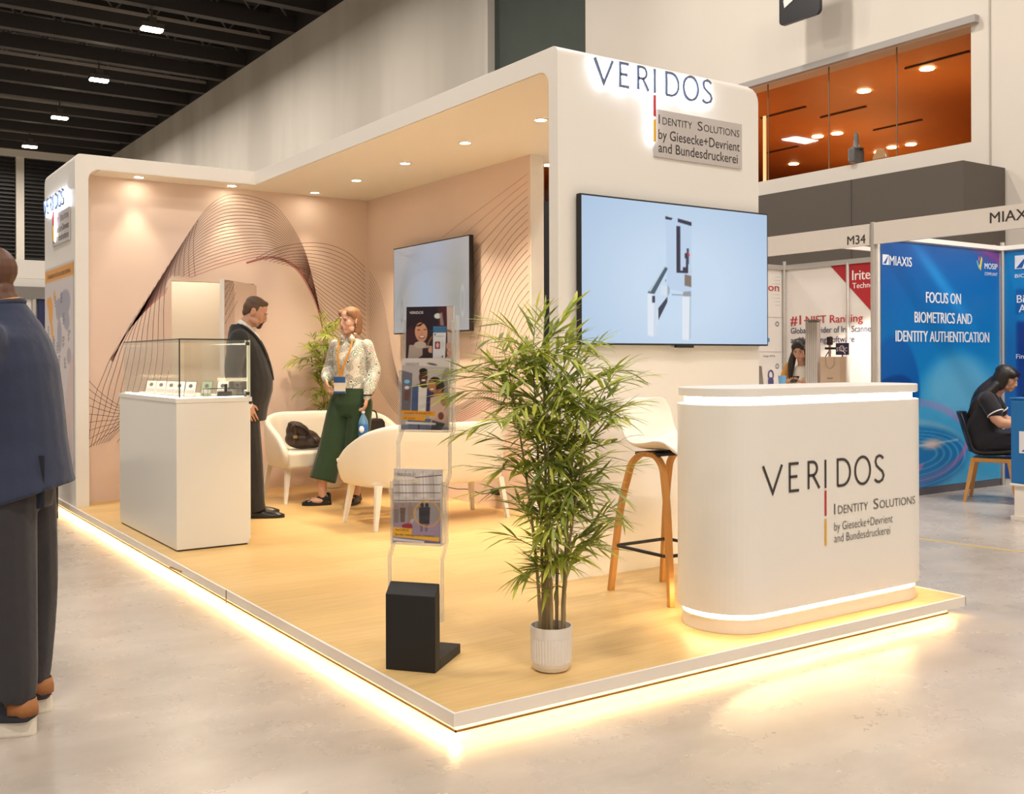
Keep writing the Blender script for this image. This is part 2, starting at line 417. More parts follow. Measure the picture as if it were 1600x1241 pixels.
# ------------------------------------------------------------------ hall shell
def shell():
    b = MB(); b.box(-40, 11.5, -22, 60, -.1, 0); struct(b.build('floor', M_FLOOR))
    # long side wall of the hall (x = 11.5): white painted part, window band, dark glass, part with painted shade streaks
    b = MB()
    for (y0, y1, z0, z1) in ((-22, 5.12, 0, 14), (5.12, 17.3, 5.99, 14), (5.12, 13.7, 0, 4.34), (13.7, 17.3, 0, 4.34)):
        if (y0, z0) == (5.12, 5.99): b.box(11.5, 11.9, 5.12, 13.7, 5.99, 14); b.box(11.5, 11.9, 13.7, 17.3, 5.99, 7.4)
        else: b.box(11.5, 11.9, y0, y1, z0, z1)
    struct(b.build('wall_right', M_HALL))
    b = MB(); b.box(11.485, 11.5, 4.83, 4.85, 0, 14); struct(b.build('trim_1', mat('joint_grey', (.5, .46, .41), .7)))
    b = MB(); b.box(11.5, 11.9, 17.45, 60, 0, 12.15); struct(b.build('wall_right_shade_streaks', shade_streaked_wall()))
    b = MB(); b.box(11.5, 11.9, 17.45, 55.4, 12.15, 14); struct(b.build('wall_right_top', M_DARKSTEEL))
    b = MB(); b.box(11.42, 11.9, 17.3, 17.45, 0, 14); struct(b.build('trim_2', mat('pale_edge', (.66, .62, .56), .6)))
    b = MB(); b.box(11.62, 11.8, 13.7, 17.3, 7.4, 14); struct(b.build('window_2', mat('dark_green_glass', (.072, .088, .076), .6, spec=.15, noise=.1, nscale=2)))
    b = MB(); b.box(11.40, 11.5, 5.0, 17.3, 5.97, 6.07); struct(b.build('trim_3', mat('grey_flashing', (.42, .40, .38), .5)))
    # far end wall with louvred openings
    b = MB()
    b.box(-40, 11.5, 55, 55.4, 0, 6.55); b.box(-40, 11.5, 54.7, 55.4, 11.8, 12.15)
    for x in (7.03, -.6, -8.2, -16): b.box(x, x + .38, 54.8, 55.4, 6.5, 12)
    b.box(10.6, 11.5, 54.8, 55.4, 6.5, 12)
    struct(b.build('wall_back', M_HALL))
    lm = mat('louvre_dark', (.030, .027, .026), .5)
    for i, x0 in enumerate((7.41, -.22)):
        b = MB(); b.box(x0 if x0 > 0 else -.22, 10.6 if x0 > 0 else 7.03, 55.25, 55.35, 6.5, 11.9)
        for k in range(26):
            z = 6.6 + k * .205
            b.box(x0, 10.6 if x0 > 0 else 7.03, 54.95, 55.2, z, z + .05)
        struct(b.build('window_%d' % (i + 3), lm))
    b = MB(); b.box(-40, -39.6, -22, 55, 0, 14); struct(b.build('wall_left', M_HALL))
    b = MB(); b.box(-40, 12.3, -22.4, -22, 0, 14); struct(b.build('wall_front', M_HALL))
    b = MB(); b.box(-40, 12.3, -22.4, 55.4, 14.0, 14.3); struct(b.build('ceiling', M_DARKSTEEL))
    # roof joists across the hall, each a shallow lattice
    gal = mat('galvanised_web', (.26, .235, .22), .5, metal=.2)
    lip = mat('joist_lip', (.34, .30, .28), .5)
    y = 17.4; k = 0
    while y < 55:
        b = MB(); b.cur = 0
        b.box(-14, 11.5, y, y + .34, 12.15, 12.62)
        b.box(-14, 11.5, y + .05, y + .28, 13.4, 13.6)
        b.cur = 1
        n = 0; x = -13.5
        while x < 11:
            xe = x + .62
            b.tube([(x, y + .17, 12.6), (xe, y + .17, 13.45)], .035, 5); b.tube([(xe, y + .17, 13.45), (xe + .62, y + .17, 12.6)], .035, 5)
            x = xe + .62
        if k % 3 == 0:
            b.cur = 2; b.box(-14, 11.5, y - .02, y + .0, 12.50, 12.62)
        struct(b.build('ceiling_joist', [M_DARKSTEEL, gal, lip]))
        y += 2.32; k += 1
    b = MB()
    for x in (-6, 0, 6): b.box(x, x + .18, 17, 55, 13.6, 13.9)
    struct(b.build('ceiling_purlin', M_DARKSTEEL))
shell()

def window_room():
    # lit upstairs room behind the long window band
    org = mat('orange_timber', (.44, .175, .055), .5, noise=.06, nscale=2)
    b = MB()
    b.box(11.9, 24, 3, 24, 6.5, 6.6); b.box(11.9, 24, 3, 24, 4.0, 4.1); b.box(24, 24.2, 3, 24, 4, 6.6); b.box(11.9, 24, 2.8, 3, 4, 6.6); b.box(11.9, 24, 24, 24.2, 4, 6.6)
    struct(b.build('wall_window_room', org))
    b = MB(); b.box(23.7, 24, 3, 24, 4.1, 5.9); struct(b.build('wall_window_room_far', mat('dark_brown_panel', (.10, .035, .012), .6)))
    slot = mat('ceiling_slot', (.05, .02, .008), .7)
    b = MB()
    for x, y0, y1 in ((14.98, 10.9, 12.1), (16.0, 10.2, 11.35), (14.23, 6.84, 8.07), (18.0, 10.27, 11.5), (17.96, 13.6, 14.6), (16.4, 14.5, 15.8), (13.0, 9.0, 10.4)): b.box(x, x + .05, y0, y1, 6.47, 6.49)
    struct(b.build('ceiling_window_room_slots', slot))
    m = emit('room_lamp', (1.0, .78, .42), 22)
    for i, (x, y) in enumerate(((14.99, 9.48), (17.54, 12.66), (17.65, 12.2), (19.75, 15.24), (20.07, 12.46), (20.15, 12.0), (14.63, 7.88), (14.385, 19.0), (20.3, 13.0))):
        b = MB(); b.lathe([(.12, .042), (.125, .05), (.125, .058)], 20, caps=True)
        t = thing('ceiling_downlight', ('round lamp in the orange ceiling behind the window, %s' % (['large in the middle', 'left of a pair', 'right of a pair', 'low by the left end', 'left of the low cluster', 'middle of the low cluster', 'small by the right end', 'beyond the gap', 'last of the low cluster'][i])), 'light', (x, y, 6.44), 0, 'lamps in the orange room')
        b.build('lens', m, t, smooth=False)
    for (x, y) in ((15, 8), (17.5, 12), (14.5, 17), (20.5, 13), (13.6, 12.5)):
        area('room_light', (x, y, 6.2), .5, .5, 22, (1.0, .60, .24), spread=179)
        area('room_uplight', (x, y, 4.6), 1.5, 1.5, 20, (1.0, .58, .22), rot=(PI, 0, 0))
    # glazing and its joints
    b = MB(); b.box(11.60, 11.612, 5.12, 17.3, 4.34, 5.99); struct(b.build('window_1', glass_mat('clear_glazing', (.97, .93, .88))))
    b = MB()
    for y in (6.36, 7.6, 8.86, 10.1, 11.4, 12.7, 14.0, 15.3): b.box(11.59, 11.6, y, y + .018, 4.34, 5.99)
    struct(b.build('window_1_joints', mat('pane_joint', (.25, .12, .06), .5)))
    b = MB(); b.box(11.7, 11.72, 9.02, 9.08, 4.3, 5.5)
    struct(b.build('trim_lit_edge', emit('amber_column', (1.0, .45, .06), .55)))
    # grey bulkhead below the window
    b = MB(); b.box(10.5, 11.48, 4.62, 8.9, 2.0, 3.9); b.box(10.49, 10.5, 6.35, 6.36, 2.0, 3.9)
    tag(b.build('bulkhead_box', mat('bulkhead_grey', (.105, .088, .074), .7)), 'long dark grey bulkhead box under the orange window', 'bulkhead')
    # objects on the sill
    gm = mat('grey_glass', (.16, .16, .16), .2)
    t = thing('ornament_bottle', 'grey square shouldered bottle with a tall neck on the window sill', 'ornament', (11.56, 7.07, 4.36))
    b = MB(); b.prism(rrect(-.135, .135, -.06, .06, .03), 0, .22); b.build('body', gm, t, bevel=.02)
    b = MB(); b.lathe([(.12, .22), (.05, .26), (.042, .29), (.036, .42), (.02, .47), (.012, .5)], 16); b.build('neck', gm, t, smooth=True)
    t = thing('ornament_shell', 'small glass fan shaped ornament on the window sill', 'ornament', (11.56, 6.63, 4.36))
    b = MB(); b.prism([(-.13, 0), (.13, 0), (.11, .06), (.06, .13), (0, .155), (-.06, .13), (-.11, .06)], -.03, .03, 'yz'); b.build('fan', mat('amber_glass', (.5, .3, .15), .15), t, bevel=.01)
    # hanging direction sign
    t = thing('hanging_sign', 'black rounded sign with a white arrow mark hung high on the white wall', 'sign', (10.9, 0, 0))
    b = MB(); b.prism(rrect(7.2, 7.99, 6.6, 7.5, .08), -.03, .03, 'yz'); b.build('board', mat('sign_black', (.008, .007, .01), .35), t)
    b = MB(); b.prism([(7.90, 6.98), (7.88, 6.86), (7.72, 6.93), (7.58, 7.09), (7.5, 7.3), (7.62, 7.3), (7.7, 7.12)], -.04, -.031, 'yz'); b.build('arrow_mark', mat('sign_white', (.85, .85, .82), .5), t)
    b = MB()
    for y in (7.3, 7.9): b.tube([(.0, y, 7.5), (.0, y, 13.9)], .008, 6)
    b.build('hanger', M_ALU, t)
    sp = bpy.data.lights.new('wall_spot', 'SPOT'); sp.energy = 300; sp.spot_size = R(60); sp.spot_blend = .6; sp.color = HALL; sp.shadow_soft_size = .15
    o = bpy.data.objects.new('wall_spot', sp); COL.objects.link(o); o.location = (3.0, 12.5, 11.2)
    d = Vector((11.5, 6.6, 6.0)) - Vector(o.location); o.rotation_euler = d.to_track_quat('-Z', 'Y').to_euler()
window_room()

def hall_lamps():
    m = emit('highbay_lens', (1.0, .86, .58), 24)
    house = mat('lamp_housing', (.12, .11, .1), .5, metal=.5)
    words = ['', '', '', '', '', 'nearest of the row', 'second of the row', 'third of the row', 'fourth and smallest in view of the row', 'last of the row']
    for i, y in enumerate(LAMP_ROWS_Y):
        if y < 20: continue
        t = thing('high_bay_lamp', 'bright rectangular lamp under the dark hall roof, ' + words[i], 'light', (6.9, y, 11.45), 0, 'hall roof lamps')
        b = MB(); b.prism(rrect(-.31, .31, -.18, .18, .07), 0, .05); b.build('lens', m, t)
        b = MB(); b.box(-.33, .33, -.2, .2, .05, .2); b.tube([(0, 0, .2), (0, 0, .68)], .03, 8); b.box(-.12, .12, -.12, .12, .2, .4); b.build('housing', house, t)
hall_lamps()
# guide curves of the printed line pattern: (x, z) on the back wall, (y, z) on the side wall
GUIDES = {'hump': [[(0.369, 1.326), (0.413, 1.428), (0.462, 1.531), (0.784, 2.075), (1.13, 2.642), (1.336, 2.861), (1.546, 2.916), (1.832, 2.86), (1.994, 2.724), (2.173, 2.447), (2.28, 2.105), (2.334, 1.878)],
  [(0.347, 1.349), (0.413, 1.445), (0.485, 1.577), (0.698, 1.834), (0.957, 2.047), (1.194, 2.163), (1.438, 2.253), (1.689, 2.327), (1.888, 2.331), (2.112, 2.236), (2.259, 2.015), (2.334, 1.839)]], 'fan': [[(1.13, 2.642), (1.094, 2.485), (1.093, 2.248), (1.122, 2.012), (1.163, 1.715), (1.192, 1.358), (1.071, 0.885), (0.894, 0.538)],
  [(0.853, 2.206), (0.755, 1.94), (0.726, 1.707), (0.714, 1.475), (0.696, 1.301), (0.639, 1.071), (0.527, 0.844), (0.334, 0.624)],
  [(0.529, 1.675), (0.446, 1.519), (0.347, 1.349), (0.282, 1.191), (0.228, 1.051), (0.201, 0.911), (0.179, 0.743), (0.163, 0.576)]], 'net': [[(0.164, 1.17), (0.271, 1.055), (0.389, 0.962), (0.499, 0.902)],
  [(0.163, 0.576), (0.28, 0.66), (0.389, 0.723), (0.499, 0.816)]], 'edge': [[(1.594, 2.273), (1.772, 2.331), (1.888, 2.338), (2.046, 2.29), (2.165, 2.188), (2.266, 2.022), (2.34, 1.833), (2.388, 1.611)],
  [(1.594, 2.261), (1.772, 2.313), (1.888, 2.319), (2.033, 2.276), (2.145, 2.175), (2.246, 2.015), (2.327, 1.826), (2.381, 1.611)]], 'rhump': [[(1.689, 2.315), (1.85, 2.404), (2.013, 2.46), (2.234, 2.498), (2.446, 2.492), (2.663, 2.418), (2.899, 2.24)],
  [(2.145, 2.238), (2.213, 2.216), (2.28, 2.181), (2.382, 2.121), (2.521, 2.037), (2.696, 1.926), (2.897, 1.788)],
  [(2.334, 1.865), (2.361, 1.789), (2.402, 1.713), (2.471, 1.625), (2.568, 1.536), (2.709, 1.407), (2.895, 1.23)]], 'rside': [[(6.401, 2.242), (6.216, 2.081), (6.079, 1.863), (5.985, 1.606), (5.893, 1.353), (5.788, 1.166), (5.659, 1.033), (5.558, 0.974)],
  [(6.404, 1.792), (6.319, 1.678), (6.193, 1.482), (6.055, 1.29), (5.921, 1.152), (5.789, 1.067), (5.66, 0.984), (5.558, 0.926)],
  [(6.408, 1.237), (6.322, 1.16), (6.223, 1.084), (6.112, 1.003), (6.003, 0.923), (5.883, 0.852), (5.751, 0.795), (5.559, 0.743)]], 'rnet': [[(5.659, 1.033), (5.311, 0.874), (4.846, 0.892), (4.416, 1.019), (4.163, 1.187)],
  [(5.661, 0.738), (5.192, 0.713), (4.847, 0.749), (4.417, 0.853), (4.067, 0.975)]], 'tower': [[(3.534, 2.835), (3.821, 2.754), (4.106, 2.676), (4.407, 2.594), (4.671, 2.523), (4.949, 2.438)],
  [(3.538, 2.157), (3.825, 1.973), (4.015, 1.72), (4.113, 1.456), (4.154, 1.187), (4.165, 0.918)],
  [(3.542, 1.367), (3.595, 1.271), (3.631, 1.194), (3.667, 1.091), (3.695, 0.988), (3.722, 0.884)]]}
# ------------------------------------------------------------------ the stand: platform, arch, walls
PZ = .10          # top of the raised floor
def platform():
    b = MB(); b.prism([(0.003, .003), (3.085, .003), (3.085, 1.44), (3.2, 1.44), (3.2, 7.5), (.003, 7.5)], .055, PZ)
    struct(b.build('floor_platform', M_WOOD))
    b = MB()
    b.box(-.012, .0, -.012, 7.5, .053, .1015); b.box(.0, 3.09, -.012, .0, .053, .1015); b.box(3.085, 3.097, -.012, 1.44, .053, .1015)
    struct(b.build('trim_platform_edge', M_WHITE_MATT))
    b = MB(); b.box(.05, 3.06, .075, 7.45, 0, .055)
    struct(b.build('baseboard_platform', M_WHITE_MATT))
    b = MB(); b.box(.044, 3.06, .069, .074, 0, .007); b.box(.044, .049, .069, 7.45, 0, .007)  # dark brown strip standing in for the shade of the gap at the floor
    struct(b.build('trim_floor_gap_shade', mat('gap_shade_brown', (.05, .022, .008), .8)))
    # warm LED tape tucked under the overhang
    b = MB(); b.box(.012, .045, .03, 7.3, .047, .0525); b.box(.012, 3.07, .03, .06, .047, .0525)
    t = tag(b.build('led_tape', M_LED), 'warm LED tape glowing under the edge of the raised timber floor', 'LED strip')
    # damage along the edge: gaps and a loose batten
    b = MB(); b.box(-.0135, -.0115, 2.345, 2.357, .03, .1025)
    struct(b.build('trim_edge_joint', mat('joint_brown', (.25, .16, .08), .7)))
    m = Matrix.Translation((-.03, 3.14, .075)) @ Matrix.Rotation(R(40), 4, 'Z') @ Matrix.Rotation(R(24), 4, 'Y')
    b = MB(); b.box(-.1, .1, -.006, .006, -.004, .004, m)
    tag(b.build('loose_batten', mat('batten_brown', (.28, .19, .10), .7)), 'short loose brown batten lying across the platform edge', 'batten')
platform()

def arc(cx, cy, r, a0, a1, n=7): return [(cx + r * math.cos(R(a0 + (a1 - a0) * i / n)), cy + r * math.sin(R(a0 + (a1 - a0) * i / n))) for i in range(n + 1)]
def arch():
    T = 3.09; I = 2.97
    # front tower with the roof strip behind it (profile in y-z, run along x, far top corner rounded)
    def prof(y0, t, sgn, y_end, ztop):
        o = []
        r = .045
        o += [(y0, PZ)] + [(y0 + sgn * (r - r * math.cos(R(a))), T - r + r * math.sin(R(a))) for a in range(0, 91, 15)]
        o += [(y_end, T), (y_end, I)]
        q = .09
        o += [(y0 + sgn * (t + q - q * math.sin(R(a))), I - q + q * math.cos(R(a))) for a in range(0, 91, 15)]
        o += [(y0 + sgn * t, PZ)]
        return [(p[0], min(p[1], ztop) if p[1] > I else p[1]) for p in o]
    b = MB(); rr = []
    for a in (None, 0, 18, 36, 54, 72, 88):
        if a is None: x, z = 1.575, T
        else: x, z = 3.19 - .11 + .11 * math.sin(R(a)), T - .11 + .11 * math.cos(R(a))
        rr.append([(x, p[0], p[1]) for p in prof(1.482, .085, 1, 6.15, z)])
    b.rings(rr)
    struct(b.build('wall_front_tower', M_WHITE, bevel=.006))
    # left panel with the roof strip over the back wall (profile in x-z, run along y)
    b = MB(); rr = []
    for a in (None, 0, 18, 36, 54, 72, 88):
        if a is None: y, z = 6.15, T
        else: y, z = 7.49 - .11 + .11 * math.sin(R(a)), T - .11 + .11 * math.cos(R(a))
        rr.append([(p[0], y, p[1]) for p in prof(0.0, .107, 1, 3.19, z)])
    b.rings(rr)
    struct(b.build('wall_left_panel', M_WHITE, bevel=.006))
    b = MB(); b.prism([(1.58, 1.66), (3.18, 1.66), (3.18, 7.4), (.2, 7.4), (.2, 6.153), (1.58, 6.153)], 2.966, 2.972)
    struct(b.build('ceiling_soffit', M_SOFFIT))
    # back wall with the store door opening, side wall
    b = MB(); b.box(.107, .89, 6.45, 6.53, PZ, 2.97); b.box(1.67, 2.95, 6.45, 6.53, PZ, 2.97); b.box(.89, 1.67, 6.45, 6.53, 2.07, 2.97)
    struct(b.build('wall_booth_back', M_PINK))
    b = MB(); b.box(2.87, 2.99, 3.565, 6.53, PZ, 2.97)
    struct(b.build('wall_booth_side', M_PINK))
    b = MB(); b.box(2.868, 2.992, 3.555, 3.566, PZ, 2.97); struct(b.build('trim_wall_end', M_WHITE_MATT))
    b = MB(); b.box(.1, 3.18, 7.40, 7.48, PZ, 2.97); b.box(3.1, 3.18, 6.45, 7.45, PZ, 2.97)
    struct(b.build('wall_store_back', mat('store_cream', (.82, .78, .70), .6)))
    area('store_light', (1.3, 7.0, 2.9), .3, .3, 10, (1, .88, .70))
    # open door leaf hinged at the right side of the opening
    b = MB(); M = Matrix.Translation((1.67, 6.44, 0)) @ Matrix.Rotation(R(180 + 49), 4, 'Z')
    b.box(0, .78, -.02, .02, PZ + .01, 2.055)
    d = struct(b.build('door_1', M_PINK)); d.matrix_world = M
    e = MB(); e.box(.781, .784, -.02, .02, PZ + .01, 2.055); e.box(0, .78, -.023, -.0205, PZ + .01, 2.055); e.build('door_edge', M_WHITE_MATT, d)
    # black skirting shadow line
    return d
DOOR = arch()

# printed line pattern -------------------------------------------------------
def lerp(a, b, t): return [(p[0] + (q[0] - p[0]) * t, p[1] + (q[1] - p[1]) * t) for p, q in zip(a, b)]
def line_prints():
    dark = mat('line_print_dark', (.15, .062, .052), .6); red = mat('line_print_red', (.36, .045, .04), .6); org = mat('line_print_orange', (.62, .19, .06), .6)
    cols = [dark, red, org]
    back = lambda x, z, d: (x, 6.4485, z); side = lambda y, z, d: (2.8685, y, z)
    G = GUIDES
    def family(b, guides, n, put, w, colf, clip, trim=None):
        for i in range(n):
            t = i / (n - 1)
            k = t * (len(guides) - 1); j = min(int(k), len(guides) - 2)
            P = cr(lerp(guides[j], guides[j + 1], k - j), 9)
            if trim: P = P[trim[0] * (i % 4):len(P) - trim[1] * (i % 3)]
            b.cur = colf(t)
            run = []
            for p in P + [None]:
                if p is not None and clip(p): run.append((p[0], p[1]))
                else:
                    if len(run) > 1: b.ribbon(run, w, put)
                    run = []
    door = lambda p: not (.86 < p[0] < 1.70 and p[1] < 2.10)
    b = MB()
    family(b, G['hump'], 21, back, .0036, lambda t: 0 if t < .86 else 1, lambda p: .115 < p[0] < 2.86 and door(p), (7, 6))
    family(b, G['fan'], 17, back, .0038, lambda t: 0, lambda p: .115 < p[0] < 2.86 and door(p))
    family(b, G['net'], 9, back, .0038, lambda t: 0, lambda p: .115 < p[0] < 2.86 and door(p))
    family(b, G['rhump'], 22, back, .0042, lambda t: 0, lambda p: .115 < p[0] < 2.8685)
    family(b, G['edge'], 3, back, .0045, lambda t: 1, lambda p: .115 < p[0] < 2.868)
    o = struct(b.build('wall_booth_back_line_print', cols))
    b = MB()
    family(b, G['rside'], 22, side, .0042, lambda t: 0, lambda p: 3.57 < p[0] < 6.448 and p[1] > .11)
    family(b, G['rnet'], 10, side, .0042, lambda t: 1 if t > .5 else 0, lambda p: 3.57 < p[0] < 6.448 and p[1] > .11)
    family(b, G['tower'], 24, side, .0036, lambda t: 2 if t < .1 else 0, lambda p: 3.57 < p[0] < 6.448 and p[1] > .11)
    struct(b.build('wall_booth_side_line_print', cols))
    # the same print runs over the door leaf
    b = MB(); put = lambda x, z, d: (x, .0215, z)
    for i in range(7): b.ribbon([(.78 - .035 * i, .2), (.78 - .035 * i, 1.9 + .0), (.77 - .03 * i, 2.05)], .006, put)
    for i in range(6): b.ribbon([(.78, 1.66 + .075 * i), (.78 - .30 * (1 - i / 8), min(2.05, 1.66 + .075 * i + .22))], .005, put)
    b.build('door_line_print', dark, DOOR)
line_prints()

# downlights in the soffit ----------------------------------------------------
def downlights():
    words = ['at the far left of the back wall', 'above the printed hump on the back wall', 'near the inner corner of the back wall', 'first forward of the inner corner', 'second forward of the inner corner', 'third forward of the inner corner', 'beside the front tower']
    ring = mat('downlight_ring', (.85, .8, .72), .4)
    for i, (x, y) in enumerate(((.562, 6.30), (1.40, 6.29), (2.204, 6.24), (2.242, 5.399), (2.217, 4.433), (2.208, 3.475), (2.243, 2.561))):
        t = thing('ceiling_downlight', 'small round recessed downlight in the stand soffit, ' + words[i], 'light', (x, y, 2.966), 0, 'soffit downlights')
        b = MB(); b.lathe([(.052, -.006), (.052, .0)], 24, caps=False); b.lathe([(.040, -.006), (.052, -.006)], 24, caps=False); b.build('ring', ring, t)
        b = MB(); b.lathe([(.040, -.003), (.001, -.003)], 24, caps=False); b.build('lens', M_SPOT, t)
        l = bpy.data.lights.new('downlight', 'SPOT'); l.color = (1.0, .80, .55); l.shadow_soft_size = .03
        if i < 3: l.energy = 15; l.spot_size = R(62); l.spot_blend = .7
        else: l.energy = 75; l.spot_size = R(100); l.spot_blend = .8
        o = bpy.data.objects.new('downlight_beam', l); COL.objects.link(o); o.location = (x, y, 2.95)
downlights()

# logo -------------------------------------------------------------------------
def logo_strokes(w):
    """letter strokes of the word mark, unit = width w; origin at lower left of the V"""
    h = .143 * w; s = lambda pts: [(x * w, y * h) for x, y in pts]
    L = []
    L.append(s([(0, 1), (.072, 0), (.143, 1)]))
    L += [s([(.275, 0), (.203, 0), (.203, 1), (.272, 1)]), s([(.203, .52), (.262, .52)])]
    L += [s([(.352, 0), (.352, 1)] + [(.385 + .036 * math.sin(R(a)), .75 + .25 * math.cos(R(a))) for a in range(0, 181, 20)] + [(.352, .5)]), s([(.388, .5), (.440, 0)])]
    L.append(s([(.592, 0), (.592, 1), (.620, 1)] + [(.632 + .066 * math.sin(R(a)), .5 + .5 * math.cos(R(a))) for a in range(0, 181, 15)] + [(.592, 0)]))
    O = s([(.808 + .066 * math.cos(R(a)), .5 + .53 * math.sin(R(a))) for a in range(0, 360, 15)])
    L.append(O)
    L.append(s([(.993, .90), (.975, .99), (.955, 1.02), (.932, .96), (.922, .80), (.932, .63), (.958, .50), (.985, .38), (.996, .22), (.985, .06), (.958, -.02), (.935, 0), (.915, .09)]))
    I = s([(.490, 1.04), (.490, -.03)])
    return L, O, I, h
def smallcaps(M, w, h, m, name, parent):
    H = h * 1.28; T = lambda f: M @ Matrix.Translation((f * w, 0, 0))
    text('I', H, T(0), m, name, parent, width=.012 * w); text('DENTITY', h, T(.045), m, name, parent, width=.355 * w, bold=-.006)
    text('S', H, T(.468), m, name, parent, width=.062 * w, bold=-.006); text('OLUTIONS', h, T(.545), m, name, parent, width=.455 * w, bold=-.006)
def word_mark(M, w, parent, thick, dep, m_ink, part='lettering', each=False):
    L, O, I, h = logo_strokes(w)
    put = lambda x, y, d: M @ Vector((x, y, d))
    if each:
        for g in ((L[0],), L[1:3], L[3:5], (I,), (L[5],), (L[6],), (L[7],)):
            b = MB()
            for st in g: b.ribbon(st, thick, put, closed=st is O, h=dep)
            o = b.build('letter', m_ink, parent)
    else:
        b = MB()
        for st in L + [I]: b.ribbon(st, thick, put, closed=st is O, h=dep)
        o = b.build(part, m_ink, parent)
    b = MB(); b.ribbon([(.490 * w, -.12 * h), (.490 * w, -1.08 * h)], thick, put, h=dep); b.build('red_bar', M_RED, parent)
    b = MB(); b.ribbon([(.490 * w, -1.20 * h), (.490 * w, -2.2 * h)], thick, put, h=dep); b.build('amber_bar', M_YEL, parent)
    return o
def halo_sign(M, w, parent):
    blue = mat('letter_face_blue', (.14, .18, .30), .4)
    L, O, I, h = logo_strokes(w)
    word_mark(M @ Matrix.Translation((0, 0, .022)), w, parent, .0155, .012, blue, each=True)
    put = lambda x, y, d: M @ Vector((x, y, d + .009))
    b = MB()
    for st in L + [I, [(.490 * w, -.12 * h), (.490 * w, -2.2 * h)]]:
        b.ribbon(st, .020, put, closed=st is O, h=.012)
    b.build('halo_light', M_HALO, parent)
def strap_panel(M, parent, w=.745, h=.283):
    pm = mat('grey_plaque', (.56, .52, .50), .35)
    b = MB(); b.box(0, w, 0, h, .002, .010, M); b.build('plaque', pm, parent)
    T = lambda x, y: M @ Matrix.Translation((x, y, .0115))
    smallcaps(T(.035, .198), .685, .046, M_INK, 'plaque_lettering', parent)
    text('by Giesecke+Devrient', .062, T(.033, .108), M_INK, 'plaque_lettering', parent, width=.69)
    text('and Bundesdruckerei', .062, T(.033, .030), M_INK, 'plaque_lettering', parent, width=.672)
t = thing('lit_logo_sign', 'halo lit word mark with grey plaque at the top of the front tower', 'sign', (1.814, 1.481, 2.915), 0, 'lit word marks')
halo_sign(face_minus_y(0, 0, 0), .925, t); strap_panel(face_minus_y(.468, 0, -.373), t)
t = thing('lit_logo_sign', 'halo lit word mark with grey plaque on the far left end panel', 'sign', (-.001, 7.36, 2.70), 0, 'lit word marks')
halo_sign(face_minus_x(0, 0, 0), .90, t); strap_panel(face_minus_x(0, -.29, -.32), t)
# ------------------------------------------------------------------ screens
M_PRINT = attr_mat('printed_picture', rough=.4)
M_SCREEN = attr_mat('lit_screen', emission=.56, rough=.12)
M_SCREEN_DIM = attr_mat('dim_screen', emission=.58, rough=.10)
def big_tv():
    w, h = 1.53, .848
    t = thing('wall_tv', 'large wall screen showing a pale blue picture of white machine parts on the front tower', 'television', (1.69, 1.432, 1.42))
    b = MB(); b.prism(rrect(0, w, 0, h, .006), 0, .035, 'xz'); b.box(.3, w - .3, .035, .05, .2, h - .2)
    b.build('housing', M_BLACK, t, bevel=.003)
    b = MB(); b.box(.73, .87, -.004, .02, -.014, .002); b.build('logo_chin', M_BLACK, t, bevel=.002)
    m = .010
    c = Canvas(w - 2 * m, h - 2 * m, 300, 170, (176, 200, 226))
    X, Y = c.U / c.w, c.V / c.h
    edge = np.clip(1.25 - 1.1 * np.hypot(X - .5, (Y - .42) * .8), 0, 1)
    c.c = np.array((148, 178, 213.)) + edge[..., None] * np.array((52, 42, 28.))
    o = lambda p: (p[0] - m, p[1] - m)
    P = lambda pts, col, **k: c.poly([o(p) for p in pts], col, **k)
    Rr = lambda x0, x1, y0, y1, col, **k: c.rect(x0 - m, x1 - m, y0 - m, y1 - m, col, **k)
    white, dark = (226, 234, 244), (42, 42, 66)
    P([(.653, .34), (.85, .31), (.856, .745), (.642, .765)], (186, 208, 234), a=.8)
    P([(.642, .748), (.690, .746), (.700, .758), (.642, .766)], dark); P([(.742, .738), (.855, .722), (.855, .745), (.742, .760)], dark)
    Rr(.73, .762, .437, .714, dark); Rr(.73, .824, .435, .449, dark); Rr(.782, .824, .443, .470, dark)
    Rr(.808, .826, .44, .53, dark); Rr(.814, .832, .49, .585, (60, 66, 84)); Rr(.798, .82, .524, .555, dark); c.ell(.829 - m, .546 - m, .009, .011, (208, 40, 60))
    P([(.795, .36), (.852, .352), (.852, .420), (.797, .428)], (128, 114, 104)); Rr(.84, .855, .436, .462, (196, 206, 216))
    P([(.776, .036), (.832, .030), (.838, .29), (.776, .296)], white); P([(.832, .030), (.846, .045), (.85, .30), (.838, .29)], (180, 196, 214)); P([(.776, .296), (.85, .296), (.848, .328), (.786, .322)], (150, 154, 160))
    P([(.499, .058), (.545, .05), (.552, .30), (.499, .306)], white); P([(.545, .05), (.572, .062), (.574, .29), (.552, .30)], (206, 218, 234))
    P([(.535, .25), (.558, .25), (.558, .29), (.535, .29)], (52, 62, 86))
    P([(.499, .306), (.552, .300), (.660, .455), (.640, .466)], (70, 92, 108)); P([(.51, .318), (.522, .312), (.640, .466), (.632, .47)], (190, 210, 226))
    P([(.582, .146), (.656, .257), (.656, .289), (.582, .217)], (54, 60, 80)); P([(.574, .11), (.582, .146), (.582, .217), (.574, .2)], white)
    P([(.60, .30), (.661, .292), (.661, .352), (.605, .356)], (214, 226, 240)); P([(.656, .29), (.675, .31), (.675, .34), (.656, .36)], (156, 172, 190))
    Rr(.690, .775, .300, .304, (96, 116, 140)); Rr(.64, .646, .378, .390, (90, 110, 130))
    c.build('screen', face_minus_y(m, -.0015, m), M_SCREEN, t)
    return t
big_tv()
